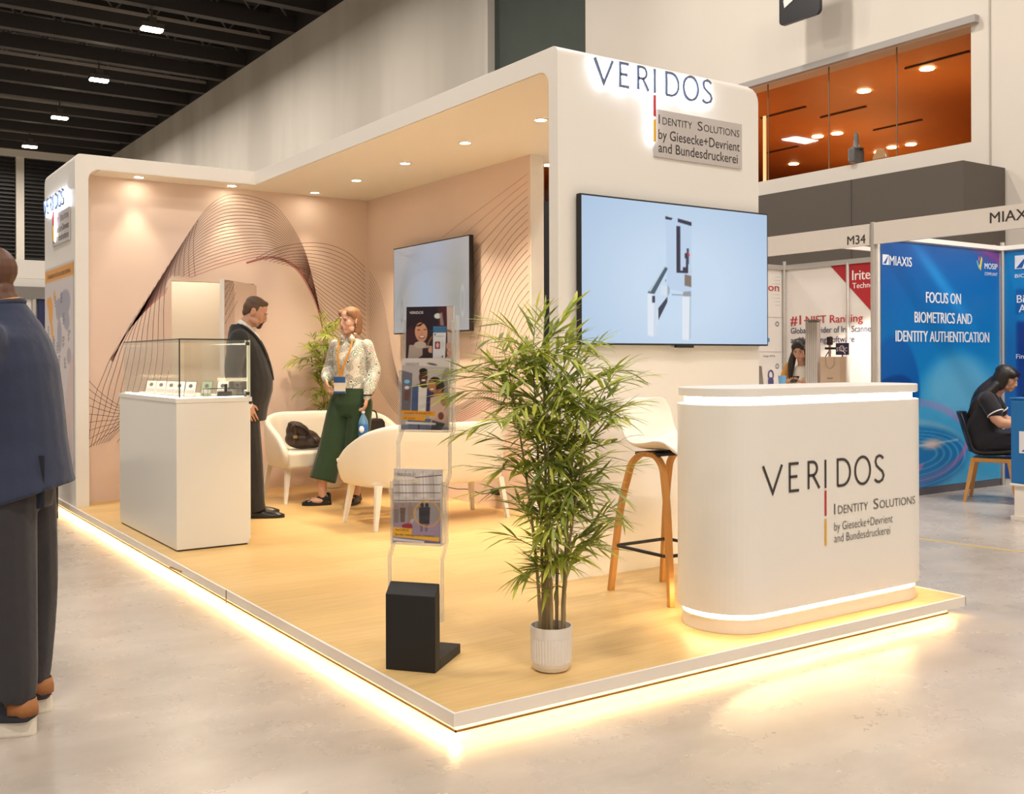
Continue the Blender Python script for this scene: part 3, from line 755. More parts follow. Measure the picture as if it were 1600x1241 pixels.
def side_tv():
    w, h = 1.375, .818
    t = thing('wall_tv', 'smaller screen with a faint grey picture and painted glare on the pink side wall', 'television', (2.77, 5.69, 1.582), 0)
    b = MB(); b.prism([(-p[0], p[1]) for p in rrect(0, w, 0, h, .006)], 0, .04, 'yz'); b.box(.04, .098, -w + .4, -.4, .2, h - .2)
    b.build('housing', M_BLACK, t, bevel=.003)
    c = Canvas(w - .02, h - .02, 120, 72, (160, 158, 160))  # soft glare of reflections is painted into the grey picture
    X, Y = c.U / c.w, c.V / c.h
    c.mix(np.exp(-((X - .45) / .22) ** 2 - ((Y - .42) / .5) ** 2) * .8, (150, 168, 190)); c.mix(np.exp(-((X - .55) / .2) ** 2 - ((Y - .95) / .2) ** 2) * .6, (165, 172, 190))
    c.mix(np.exp(-((X - .85) / .12) ** 2 - ((Y - .45) / .4) ** 2) * .7, (140, 145, 135)); c.mix(np.exp(-((X - .12) / .1) ** 2 - ((Y - .4) / .4) ** 2) * .5, (142, 146, 140))
    for k in range(9): c.line((.05 + .03 * k, .78 - .01 * k), (.5, .62 + .015 * k), .004, (140, 140, 142), a=.4)
    c.ell(.16, .2, .02, .09, (110, 110, 112), ring=.004, a=.7); c.ell(1.25, .25, .03, .12, (205, 205, 205), ring=.004, a=.5)
    c.build('screen', face_minus_x(-.0015, -.01, .01), M_SCREEN_DIM, t)
side_tv()

# ------------------------------------------------------------------ reception counter
def counter():
    t = thing('reception_counter', 'white rounded reception counter with lit edges and a dark word mark', 'counter', (2.23, .324, PZ))
    hw, hd, r = .76, .24, .23
    ring = lambda ins, z0, z1, b: b.prism(rrect(-hw + ins, hw - ins, -hd + ins, hd - ins, r - ins, 14), z0, z1)
    b = MB(); ring(0, .09, 1.031, b); b.build('body', M_WHITE, t, bevel=.004)
    b = MB(); ring(.02, .0, .066, b); b.build('plinth', M_WHITE_MATT, t, bevel=.003)
    b = MB(); ring(.005, 1.066, 1.107, b); b.build('countertop', M_WHITE, t, bevel=.004)
    b = MB(); ring(.040, .066, .09, b); b.build('plinth_light', M_LEDB, t)
    b = MB(); ring(.032, 1.031, 1.066, b); b.build('top_light', M_LEDC, t)
    ink = mat('print_brown_black', (.045, .036, .034), .5)
    M = face_minus_y(1.667 - 2.23, -hd - .002, .731 - PZ)
    word_mark(M, .873, t, .0125, .001, ink, 'lettering')
    g = mat('print_grey', (.10, .088, .08), .5)
    smallcaps(face_minus_y(2.157 - 2.23, -hd - .003, .597 - PZ), .636, .042, g, 'strapline_lettering', t)
    text('by Giesecke+Devrient', .043, face_minus_y(2.157 - 2.23, -hd - .003, .519 - PZ), g, 'strapline_lettering', t, width=.45, bold=-.008)
    text('and Bundesdruckerei', .043, face_minus_y(2.157 - 2.23, -hd - .003, .463 - PZ), g, 'strapline_lettering', t, width=.43, bold=-.008)
counter()

# ------------------------------------------------------------------ bar stool
def bar_stool():
    t = thing('bar_stool', 'white shell bar stool with bent oak legs beside the counter', 'stool', (1.87, .93, PZ))
    oak = mat('bent_oak', (.58, .27, .065), .4, noise=.12, nscale=9)
    for sx in (-1, 1):
        P = [(sx * .188, .235, 0), (sx * .165, .185, .42), (sx * .145, .14, .62), (sx * .138, .115, .69), (sx * .13, .06, .735), (sx * .13, 0, .742), (sx * .13, -.06, .735), (sx * .138, -.115, .69), (sx * .145, -.14, .62), (sx * .165, -.185, .42), (sx * .188, -.232, 0)]
        C_ = cr(P, 5)
        for half in (0, 1):
            Q = C_[:len(C_) // 2 + 1] if half == 0 else C_[len(C_) // 2:]
            rr = []
            for i, p in enumerate(Q):
                d = Q[min(i + 1, len(Q) - 1)] - Q[max(i - 1, 0)]; d = Vector(d).normalized(); side = Vector((1, 0, 0)); n = d.cross(side).normalized(); side = n.cross(d)
                a, c2 = .0175, .0125
                rr.append([Vector(p) + side * a * s1 + n * c2 * s2 for s1, s2 in ((-1, -1), (1, -1), (1, 1), (-1, 1))])
            b = MB(); b.rings(rr); b.build('leg', oak, t, bevel=.004)
    b = MB(); z = .245; q = .182
    b.tube(rr_path(q, .198, z), .009, 8); b.build('footrest', M_BLACK, t, smooth=True)
    b = MB(); b.box(-.14, .14, -.09, .09, .738, .752); b.build('seat_plate', M_BLACK, t)
    b = MB(); rings = []
    prof = cr([(-.215, .735), (-.19, .765), (-.10, .775), (.06, .765), (.15, .785), (.20, .84), (.225, .93), (.24, 1.03)], 4)
    n = 14
    for i, (y, z) in enumerate(prof):
        f = i / (len(prof) - 1)
        wd = .205 - .02 * f - (.05 * ((f - .85) / .15) ** 2 if f > .85 else 0) - (.03 * ((.12 - f) / .12) ** 2 if f < .12 else 0)
        row = []
        for k in range(n + 1):
            s_ = -1 + 2 * k / n
            lift = .055 * abs(s_) ** 3 * (1 - f) * 1.2; pull = -.07 * abs(s_) ** 2.4 * min(1, f * 1.6) * (f > .3)
            row.append((s_ * wd, y + pull, z + lift))
        rings.append(row)
    b.rings(rings, caps=False, closed=False)
    o = b.build('seat', mat('white_shell', (.86, .81, .74), .35), t, smooth=True)
    s_ = o.modifiers.new('thick', 'SOLIDIFY'); s_.thickness = .012; s_.offset = 0
    q_ = o.modifiers.new('sub', 'SUBSURF'); q_.levels = 1; q_.render_levels = 1
def rr_path(a, c, z):
    p = rrect(-a, a, -c, c, .03, 4); return [(x, y, z) for x, y in p + [p[0]]]
bar_stool()

# ------------------------------------------------------------------ brochure stand
M_ACRYL = glass_mat('clear_acrylic', (.985, .985, .98), edge=1.30)
def acrylic_edge():
    m = bpy.data.materials.new('acrylic_edge'); m.use_nodes = True
    N, L = m.node_tree.nodes, m.node_tree.links; p = N['Principled BSDF']
    p.inputs['Base Color'].default_value = (.85, .82, .78, 1); p.inputs['Roughness'].default_value = .12
    t = N.new('ShaderNodeBsdfTransparent'); t.inputs[0].default_value = (.93, .93, .92, 1); mx = N.new('ShaderNodeMixShader'); mx.inputs[0].default_value = .30
    L.new(t.outputs[0], mx.inputs[1]); L.new(p.outputs[0], mx.inputs[2]); L.new(mx.outputs[0], N['Material Output'].inputs[0])
    return m
M_AEDGE = acrylic_edge()
BW, BH = .21, .297
def cover_phone():
    c = Canvas(BW, BH, 90, 126, (38, 28, 40)); k = .21 / 840
    q = lambda x, y: (x * k, BH - y * k)
    def E(x, y, rx, ry, col, rot=0, **a): c.ell(x * k, BH - y * k, rx * k, ry * k, col, rot=R(rot), **a)
    def Pl(pts, col, **a): c.poly([q(*p) for p in pts][::-1], col, **a)
    Pl([(560, 0), (840, 0), (840, 1188), (600, 1188)], (70, 34, 40)); Pl([(720, 0), (840, 0), (840, 1188), (760, 1188)], (196, 178, 170))
    E(560, 160, 60, 46, (206, 214, 206)); Pl([(590, 120), (640, 100), (740, 700), (680, 900)], (160, 140, 134), a=.8)
    E(690, 820, 330, 420, (150, 92, 40), ring=14 * k)
    E(230, 400, 180, 330, (40, 26, 34)); E(90, 520, 90, 190, (64, 30, 40))
    Pl([(60, 640), (480, 660), (560, 1188), (0, 1188)], (178, 160, 148)); Pl([(300, 700), (420, 690), (600, 1188), (300, 1188)], (58, 36, 40))
    E(270, 430, 112, 165, (206, 148, 116), 8); E(255, 640, 110, 60, (196, 180, 164)); c.poly([q(*w_) for w_ in [(150, 330), (330, 255), (400, 330), (250, 330), (170, 400)]][::-1], (44, 28, 34))
    E(225, 390, 22, 9, (52, 34, 34)); E(335, 385, 20, 9, (52, 34, 34)); E(285, 510, 58, 26, (150, 60, 54)); E(285, 504, 44, 14, (240, 226, 216)); E(285, 450, 12, 26, (190, 130, 102))
    Pl([(0, 1000), (420, 740), (480, 800), (100, 1188), (0, 1188)], (50, 32, 38)); Pl([(200, 1040), (560, 900), (620, 1188), (150, 1188)], (188, 160, 150))
    E(440, 730, 40, 46, (214, 160, 128)); E(760, 660, 40, 60, (208, 152, 122)); E(770, 780, 38, 50, (208, 152, 122)); E(755, 870, 34, 44, (200, 146, 118)); E(560, 980, 120, 90, (196, 140, 112))
    Pl([(472, 320), (728, 320), (712, 1000), (470, 1000)], (40, 46, 66)); Pl([(486, 340), (716, 340), (702, 985), (484, 985)], (222, 220, 222)); Pl([(486, 340), (716, 340), (714, 440), (486, 440)], (60, 108, 150))
    E(520, 470, 14, 14, (70, 60, 60)); Pl([(520, 590), (610, 590), (610, 710), (520, 710)], (126, 30, 44)); E(566, 650, 26, 44, (226, 186, 166)); E(600, 500, 70, 5, (150, 150, 155)); E(650, 640, 34, 60, (176, 176, 180), a=.3)
    for x, y in ((555, 900), (615, 905), (655, 840)): E(x, y, 13, 16, (60, 60, 70))
    return c
def cover_couple():
    c = Canvas(BW, BH, 90, 126, (176, 166, 162)); k = .21 / 670
    q = lambda x, y: (x * k, BH - y * k)
    def E(x, y, rx, ry, col, rot=0, **a): c.ell(x * k, BH - y * k, rx * k, ry * k, col, rot=R(rot), **a)
    def Pl(pts, col, **a): c.poly([q(*p) for p in pts][::-1], col, **a)
    Pl([(0, 0), (670, 0), (670, 120), (0, 90)], (204, 194, 188)); Pl([(0, 160), (150, 200), (130, 720), (0, 720)], (104, 100, 108)); E(75, 310, 40, 26, (120, 190, 236)); Pl([(40, 430), (120, 420), (110, 560), (40, 560)], (110, 74, 66)); E(75, 390, 34, 22, (214, 214, 220))
    E(430, 80, 70, 14, (90, 84, 84), -10); E(330, 190, 60, 30, (160, 150, 146), a=.6); E(640, 330, 80, 200, (120, 110, 108), a=.6)
    Pl([(150, 380), (240, 340), (400, 370), (430, 720), (140, 720)], (72, 88, 128)); Pl([(240, 350), (360, 380), (345, 720), (235, 720)], (224, 216, 210)); Pl([(370, 400), (460, 420), (470, 760), (350, 760)], (52, 52, 92))
    E(305, 250, 62, 88, (84, 48, 36), -4); E(305, 172, 58, 40, (30, 22, 20)); Pl([(262, 310), (350, 310), (360, 385), (300, 395), (250, 370)], (74, 42, 32)); E(310, 292, 30, 12, (234, 226, 220)); E(282, 232, 10, 6, (22, 16, 16)); E(328, 228, 10, 6, (22, 16, 16))
    E(470, 330, 88, 84, (44, 30, 30)); E(430, 372, 58, 76, (176, 110, 74), 12); E(430, 410, 26, 11, (236, 226, 216)); E(545, 380, 60, 90, (50, 34, 32)); Pl([(480, 420), (560, 400), (590, 520), (450, 500)], (160, 100, 70))
    Pl([(410, 520), (600, 470), (680, 620), (640, 860), (400, 800)], (218, 182, 162)); E(600, 560, 46, 70, (170, 112, 84)); E(560, 760, 40, 50, (130, 70, 58))
    Pl([(0, 880), (670, 900), (670, 948), (0, 948)], (120, 120, 134)); Pl([(90, 800), (420, 800), (400, 948), (110, 948)], (96, 104, 128)); E(250, 900, 14, 60, (60, 64, 84)); Pl([(440, 820), (620, 860), (560, 948), (420, 948)], (66, 66, 78))
    Pl([(0, 690), (480, 705), (470, 765), (0, 745)], (236, 158, 30)); Pl([(0, 760), (350, 772), (335, 830), (0, 812)], (236, 158, 30)); Pl([(60, 842), (490, 850), (490, 880), (60, 870)], (226, 220, 216))
    return c
def cover_airport():
    c = Canvas(BW, BH, 90, 126, (206, 196, 190)); k = .21 / 610
    q = lambda x, y: (x * k, BH - y * k)
    def E(x, y, rx, ry, col, rot=0, **a): c.ell(x * k, BH - y * k, rx * k, ry * k, col, rot=R(rot), **a)
    def Pl(pts, col, **a): c.poly([q(*p) for p in pts][::-1], col, **a)
    def Ln(p, s, w, col, **a): c.line(q(*p), q(*s), w * k, col, **a)
    for i in range(6): Pl([(110 * i, 60), (110 * i + 60, 40), (110 * i + 90, 330), (110 * i + 20, 330)], (232, 224, 218) if i % 2 else (176, 164, 158), a=.6)
    for y in (195, 290, 380): Ln((0, y), (610, y - 22), 9, (92, 80, 80))
    Ln((280, 100), (610, 62), 10, (84, 72, 72))
    for x in (60, 150, 250, 370, 500): Ln((x, 20), (x + 12, 390), 5, (140, 126, 122))
    E(150, 120, 150, 26, (216, 200, 170), -6, ring=7 * k); E(150, 112, 120, 16, (224, 214, 206))
    Pl([(0, 400), (610, 380), (610, 700), (0, 700)], (150, 140, 142)); Pl([(0, 640), (610, 600), (610, 860), (0, 860)], (156, 136, 160))
    for x, y, h, col in ((40, 520, 120, (130, 112, 110)), (120, 500, 130, (104, 80, 70)), (215, 480, 150, (150, 122, 108)), (300, 520, 110, (160, 150, 150))):
        Pl([(x - 36, y - 40), (x + 36, y - 40), (x + 26, y + h), (x - 26, y + h)], col); E(x, y - 64, 20, 26, (166, 124, 100))
    for x in (365, 425): Pl([(x - 40, 450), (x + 40, 440), (x + 34, 640), (x - 34, 640)], (40, 34, 42)); E(x, 420, 22, 28, (30, 24, 26)); Pl([(x - 26, 640), (x + 20, 640), (x + 10, 730), (x - 20, 730)], (120, 100, 130))
    E(430, 520, 160, 150, (226, 160, 50), ring=8 * k, a=.8)
    Pl([(110, 660), (230, 625), (250, 690), (130, 730)], (150, 34, 52)); Ln((210, 640), (240, 590), 7, (226, 226, 226)); Ln((232, 640), (262, 590), 7, (226, 226, 226))
    Pl([(0, 820), (610, 800), (610, 864), (0, 864)], (96, 96, 138)); Pl([(0, 690), (240, 700), (236, 765), (0, 752)], (242, 178, 40)); Pl([(0, 752), (590, 790), (584, 838), (0, 800)], (242, 178, 40)); Pl([(0, 818), (400, 838), (396, 862), (0, 850)], (224, 220, 222))
    return c
def brochure_stand():
    base = Vector((.103, .512, PZ)); rz = R(-51)
    t = thing('brochure_stand', 'folding clear acrylic brochure stand on a black L shaped foot', 'brochure stand', base, rz)
    hw = .106
    b = MB(); b.prism([(0, 0), (.055, 0), (.055, .30), (.052, .345), (0, .302)], -hw, hw, 'yz'); b.build('base_block', M_BLACK, t, bevel=.003)
    b = MB(); b.box(-hw, hw, .055, .30, 0, .04); b.build('foot', M_BLACK, t, bevel=.003)
    path = [(.062, .19), (.062, .44), (.115, .505), (.115, .735), (.155, .775), (.155, .90), (.205, .955), (.205, 1.165), (.255, 1.22), (.255, 1.425)]
    for sx in (-1, 1):
        b = MB(); x0 = sx * .1135
        b.ribbon(path, .030, lambda y, z, d: (x0 - .003 + d, y, z), h=.006); b.build('side_rail', M_AEDGE, t)
    for (i0, i1) in ((0, 1), (4, 5)):
        b = MB(); (y0, z0), (y1, z1) = path[i0], path[i1]
        b.box(-.099, .099, y0 - .0015, y0 + .0015, z0 if i0 else .33, z1); b.build('link_sheet', M_ACRYL, t)
    names = ('lowest', 'middle', 'top')
    covers = (cover_airport(), cover_couple(), cover_phone())
    labs = ('airport travellers brochure with amber strips in the lowest pocket of the acrylic stand', 'smiling couple brochure with amber strips in the middle pocket of the acrylic stand', 'brochure of a woman holding up a phone in the top pocket of the acrylic stand')
    tops = (('VERIDOS', (90, 84, 84)), ('VERIDOS', (110, 104, 102)), ('VERIDOS', (235, 232, 230)))
    RM = Matrix.Translation(base) @ Matrix.Rotation(rz, 4, 'Z')
    for i, (y, z) in enumerate(((.115, .505), (.205, .955), (.255, 1.165))):
        p = MB(); p.box(-.108, .108, y - .002, y + .001, z, z + .23); p.build('back_sheet', M_ACRYL, t)
        p = MB(); p.box(-.108, .108, y - .055, y - .053, z - .01, z + .20); p.build('front_sheet', M_ACRYL, t)
        p = MB()
        p.box(-.108, .108, y - .055, y, z - .014, z - .010)
        for sx in (-1, 1): p.box(sx * .108 - .002, sx * .108 + .002, y - .055, y, z - .012, z + .24)
        p.box(-.108, .108, y - .0565, y - .0535, z - .014, z - .009)
        p.build('pocket_edge', M_AEDGE, t)
        q = thing('brochure', labs[i], 'brochure', (0, 0, 0), 0, 'brochures in the acrylic stand')
        zb = z - .006 if i < 2 else z + .0
        q.matrix_world = RM @ Matrix.Translation((-BW / 2, y - .040, zb)) @ Matrix.Rotation(R(-2.5), 4, 'X')
        e = MB(); e.box(0, BW, .0005, .012, 0, BH); e.build('pages', mat('paper_edge', (.75, .72, .68), .7), q)
        covers[i].build('cover', face_minus_y(0, -.0004, 0), M_PRINT, q)
        mm = mat('cover_ink_%s' % names[i], srgb(*tops[i][1]), .6)
        text('VERIDOS', .0115, face_minus_y(.014, -.0012, BH - .03), mm, 'cover_title', q, width=.062)
        if i == 1: text('Solutions de passeports', .010, face_minus_y(.012, -.0012, BH - .231), mat('amber_ink', (.30, .14, .02), .6), 'cover_title', q, width=.12); text('et visas', .010, face_minus_y(.012, -.0012, BH - .253), mat('amber_ink', (.30, .14, .02), .6), 'cover_title', q, width=.05)
        if i == 0: text('VeriCHECK', .010, face_minus_y(.010, -.0012, .044), M_INK, 'cover_title', q, width=.06); text('Border management solutions', .009, face_minus_y(.010, -.0014, .026), M_INK, 'cover_title', q, width=.17)
brochure_stand()

# ------------------------------------------------------------------ glass display cabinet
def display_cabinet():
    t = thing('display_cabinet', 'white plinth cabinet with a lit glass case on top', 'display cabinet', (.10, 3.63, PZ))
    W_, D_ = .485, 1.46
    cab = mat('cabinet_laminate', (.80, .79, .745), .25)
    b = MB(); b.box(.01, W_ - .01, .01, D_ - .01, 0, .012); b.build('base', M_BLACK, t)
    b = MB(); b.box(0, W_, 0, D_, .010, .962); b.build('body', cab, t, bevel=.002)
    b = MB(); b.box(W_, W_ + .016, .015, D_ - .015, .035, .945); b.build('door', cab, t, bevel=.002)
    b = MB(); b.box(-.004, W_ + .020, -.004, D_ + .004, .962, .992); b.build('worktop', cab, t, bevel=.002)
    gz0, gz1 = .994, 1.375; x0, x1, y0, y1 = .025, W_ + .005, .02, D_ - .02
    g = glass_mat('case_glass', (.985, .99, .975), edge=1.42)
    for (a0, a1, c0, c1, z0, z1) in ((x0, x1, y0, y0 + .005, gz0, gz1), (x0, x1, y1 - .005, y1, gz0, gz1), (x0, x0 + .005, y0, y1, gz0, gz1), (x1 - .005, x1, y0, y1, gz0, gz1), (x0, x1, y0, y1, gz1, gz1 + .005)):
        b = MB(); b.box(a0, a1, c0, c1, z0, z1); b.build('glass_pane', g, t)
    dk = mat('glass_edge_dark', (.02, .035, .028), .2)
    b = MB()
    b.box(x0 - .001, x0 + .006, y0 - .001, y0 + .006, gz0, gz1)
    b.box(x0 - .001, x1, y0 - .002, y0 + .006, gz1 - .001, gz1 + .007); b.box(x0 - .002, x0 + .006, y0, y1, gz1 - .001, gz1 + .007)
    b.build('edge_joint', dk, t)
    fr = mat('pale_green_edge', (.62, .68, .55), .3)
    b = MB(); b.box(x1 - .006, x1 + .012, y0 - .001, y0 + .02, gz0, gz1); b.box(x1 - .006, x1 + .012, y0, y0 + .06, gz1 - .03, gz1); b.build('door_edge', fr, t)
    for z in (gz0 + .01, gz1 - .035):
        b = MB(); b.box(x1 - .02, x1 + .006, y0 - .004, y0 + .0, z, z + .022); b.build('hinge', M_INK, t)
    b = MB(); b.box(x0 + .01, x0 + .022, y0 + .01, y1 - .02, gz0, gz0 + .006); b.box(x0 + .02, x1 - .03, y0 + .01, y0 + .018, gz0, gz0 + .004)
    b.build('case_light', emit('case_led', (1.0, .86, .62), 9), t)
    area('case_lamp', (.34, 4.3, PZ + 1.36), .3, 1.0, 3.0, (1, .86, .66))
    # exhibits inside, each a thing of its own
    Z = PZ + .994
    paper = mat('card_white', (.80, .78, .74), .5); green = mat('card_green', (.28, .36, .24), .5); clear = glass_mat('holder_clear', (.93, .93, .92))
    spots = [(.20, 4.62, 'pale card leaning at the far end of the glass case'), (.22, 4.44, 'thin card second from the far end of the glass case'), (.24, 4.26, 'grey edged card in the middle of the glass case'), (.25, 4.10, 'card just behind the green edged one in the glass case'), (.282, 3.95, 'white card with a small round seal near the front corner of the case'), (.385, 3.925, 'green edged white card in the glass case'), (.475, 3.865, 'white card with a ring mark right of the green edged one'), (.52, 3.98, 'grey card beside the hinge side of the glass case')]
    for i, (x, y, lab) in enumerate(spots):
        q = thing('identity_card', lab, 'card', (x, y, Z), R(-38), 'cards shown in the glass case')
        M = Matrix.Rotation(R(-22), 4, 'X')
        b = MB(); b.box(-.035, .035, 0, .003, .004, .105, M); b.build('card', green if i == 5 else paper, q)
        b = MB(); b.prism(arc(0, .075, .014, 0, 330, 14), -.0014, -.0004, 'xz', M); b.build('seal', mat('seal_grey', (.12, .11, .12), .5), q)
        b = MB(); b.box(-.03, .03, -.0012, -.0004, .02, .045, M); b.build('print', mat('card_print', (.55, .50, .50), .5), q)
        b = MB(); b.box(-.042, .042, -.012, .05, 0, .004); b.box(-.042, .042, .0045, .0065, .004, .112, M); b.build('holder', clear, q)
    q = thing('card_reader', 'small black card reader in front of the cards in the glass case', 'device', (.455, 3.74, Z), R(-10))
    b = MB(); b.box(-.045, .045, -.03, .03, 0, .035); b.build('body', M_BLACK, q, bevel=.004)
    b = MB(); b.box(.0, .02, .0, .012, .035, .085); b.build('slot', M_BLACK, q, bevel=.002)
    q = thing('wire_rack', 'thin black wire rack around the card reader in the glass case', 'rack', (.47, 3.72, Z))
    b = MB()
    for z in (.003, .055): b.tube([(-.14, -.02, z), (.10, -.02, z), (.10, .08, z), (-.14, .08, z), (-.14, -.02, z)], .0015, 5)
    for x, y in ((-.14, -.02), (.10, -.02), (.10, .08), (-.14, .08)): b.tube([(x, y, 0), (x, y, .055)], .0015, 5)
    b.build('wire', M_INK, q)
    q = thing('document_sample', 'flat pale document lying at the far end of the glass case', 'document', (.30, 4.85, Z))
    b = MB(); b.box(-.1, .1, -.07, .07, 0, .012); b.build('booklet', paper, q, bevel=.002)
    b = MB(); b.box(-.08, .08, -.05, .05, .0122, .0128); b.build('print', mat('card_print', (.5, .5, .5)), q)
display_cabinet()

# ------------------------------------------------------------------ seats, table, bags
M_LEATH = mat('cream_leatherette', (.80, .735, .62), .45, bump=.05, bscale=300)
M_WLEG = mat('white_leg', (.84, .79, .71), .4)
def love_seat():
    t = thing('tub_sofa', 'cream two seat tub sofa against the back wall, a brown backpack on its seat', 'sofa', (2.09, 5.56, PZ), 0, 'cream tub sofas')
    hw, hd = .63, .33
    # plan path of the shell, from left front round the back to the right front
    q = rrect(-hw, hw, -hd, hd, .27, 8, (0, 0, 1, 1))
    P = [(-hw, -hd), (-hw, -.18), (-hw, -.05)] + [p for p in q[2:]][::-1] + [(hw, -.05), (hw, -.18), (hw, -hd)]
    P = [(-hw, -hd), (-hw, -.2), (-hw, -.06)] + list(reversed([(p[0], p[1]) for p in q if p[1] > 0])) + [(hw, -.06), (hw, -.2), (hw, -hd)]
    Q = [np.array(p) for p in P]; m = len(Q); rings = []
    for i, p in enumerate(Q):
        d = Q[min(i + 1, m - 1)] - Q[max(i - 1, 0)]; d = d / np.hypot(*d); n = np.array([d[1], -d[0]])   # inward
        if np.dot(n, -p) < 0: n = -n
        f = np.clip((p[1] + hd) / (2 * hd), 0, 1)
        top = .50 + .27 * (f ** .8 if f > 0 else 0)
        if i in (0, m - 1): top = .47
        T = .075; zb = .30
        sec = [(.045, zb), (.012, zb + .10), (0, top - .05), (.008, top - .014), (T * .35, top), (T * .7, top - .004), (T, top - .03), (T + .012, .42), (T + .02, .36), (T - .02, zb)]
        rings.append([(p[0] + n[0] * a, p[1] + n[1] * a, z) for a, z in sec])
    b = MB(); b.rings(rings); b.build('shell', M_LEATH, t, smooth=True, sub=1)
    b = MB(); b.prism(rrect(-hw + .06, hw - .06, -hd - .0, hd - .07, .12, 5, (0, 0, 1, 1)), .305, .45)
    b.build('seat', M_LEATH, t, smooth=False, bevel=.028, bseg=4)
    for sx in (-1, 1):
        for sy in (-1, 1):
            b = MB(); rr = []
            for z, s_ in ((0, .0135), (.32, .0235)):
                x = sx * (.53 + .045 * (1 - z / .32)); y = sy * (.215 + .045 * (1 - z / .32))
                rr.append([(x + s_ * a, y + s_ * c, z) for a, c in ((-1, -1), (1, -1), (1, 1), (-1, 1))])
            b.rings(rr); b.build('leg', M_WLEG, t, bevel=.003)
    return t
sofa = love_seat()
dup(sofa, (2.085, 3.85, PZ), PI, 'cream two seat tub sofa seen from its back behind the brochure stand', 'cream tub sofas')
def coffee_table():
    t = thing('coffee_table', 'small round white table with splayed legs between the two cream sofas', 'table', (1.92, 4.50, PZ))
    b = MB(); b.lathe([(.26, .41), (.27, .42), (.27, .435), (.26, .44)], 40); b.build('table_top', M_WLEG, t, smooth=False)
    for k in range(4):
        a = R(20 + 90 * k); b = MB()
        b.tube([(.30 * math.cos(a), .30 * math.sin(a), 0), (.12 * math.cos(a), .12 * math.sin(a), .412)], [.012, .017], 8); b.build('leg', M_WLEG, t, smooth=True)
coffee_table()
def backpack():
    br = mat('brown_leather', (.035, .017, .010), .38, bump=.5, bscale=30); tan = mat('brass_buckle', (.45, .30, .12), .3, metal=.8)
    t = thing('backpack', 'slumped dark brown leather backpack on the left end of the rear sofa', 'bag', (1.75, 5.49, PZ + .456), R(-20))
    b = MB()
    b.blob((0, 0, .085), (.155, .10, .09)); b.blob((-.05, .02, .15), (.095, .075, .09), M=Matrix.Rotation(R(18), 3, 'Y')); b.blob((.09, -.02, .055), (.10, .09, .055)); b.blob((-.075, .0, .215), (.055, .045, .03))
    b.build('body', br, t, remesh=.012, rsmooth=3)
    b = MB(); b.blob((-.02, -.075, .17), (.085, .035, .055), M=Matrix.Rotation(R(25), 3, 'Y')); b.build('flap', br, t, smooth=True)
    b = MB(); b.box(-.075, -.055, -.125, -.105, .05, .19); b.tube(cr([(-.07, -.10, .22), (.02, -.14, .18), (.12, -.12, .06), (.16, -.06, .01)], 6), .009, 6, flat=.5); b.build('strap', br, t)
    b = MB(); b.box(-.082, -.048, -.131, -.125, .10, .125); b.build('buckle', tan, t)
    t2 = thing('handbag', 'black bag on the right end of the rear sofa', 'bag', (2.40, 5.48, PZ + .452), R(12))
    b = MB(); b.prism([(-.17, 0), (.17, 0), (.15, .21), (.12, .245), (-.12, .245), (-.15, .21)], -.06, .06, 'xz'); b.build('body', M_BLACK, t2, bevel=.02, bseg=3)
    b = MB(); b.tube(cr([(-.10, 0, .23), (-.07, 0, .31), (.07, 0, .31), (.10, 0, .23)], 6), .007, 6); b.build('handle', M_BLACK, t2, smooth=True)
backpack()
def adapter():
    t = thing('power_adapter', 'black power adapter with a cable at the foot of the side wall', 'power adapter', (2.868, 4.03, .24))
    b = MB(); b.box(-.045, -.012, -.055, .055, -.022, .022); b.build('adapter_body', M_BLACK, t, bevel=.004)
    b = MB(); b.prism(rrect(-.045, .045, -.045, .045, .01), -.012, 0, 'yz'); b.build('wall_socket', M_WHITE_MATT, t)
    b = MB(); b.tube(cr([(-.03, .055, -.005), (-.035, .2, -.035), (-.04, .42, -.02), (-.04, .62, -.035), (-.06, .85, -.02), (-.06, 1.1, .04), (-.05, 1.2, .3), (-.04, 1.2, 1.4)], 8), .004, 6); b.build('cable', M_BLACK, t, smooth=True)
adapter()
def black_case():
    t = thing('equipment_case', 'shiny black case on the hall floor at the far left end of the platform', 'case', (-.36, 6.55, 0))
    b = MB(); b.box(-.25, .25, -.25, .25, 0, .46); b.build('case_body', M_BLACKG, t, bevel=.006)
    b = MB(); b.box(.03, .085, -.2525, -.2505, .20, .24); b.build('sticker', paper_white(), t)
    b = MB(); b.box(-.25, .25, -.2515, -.2505, .30, .306); b.build('lid_seam', M_ALU, t)
def paper_white(): return mat('paper_white', (.82, .80, .76), .6)
black_case()

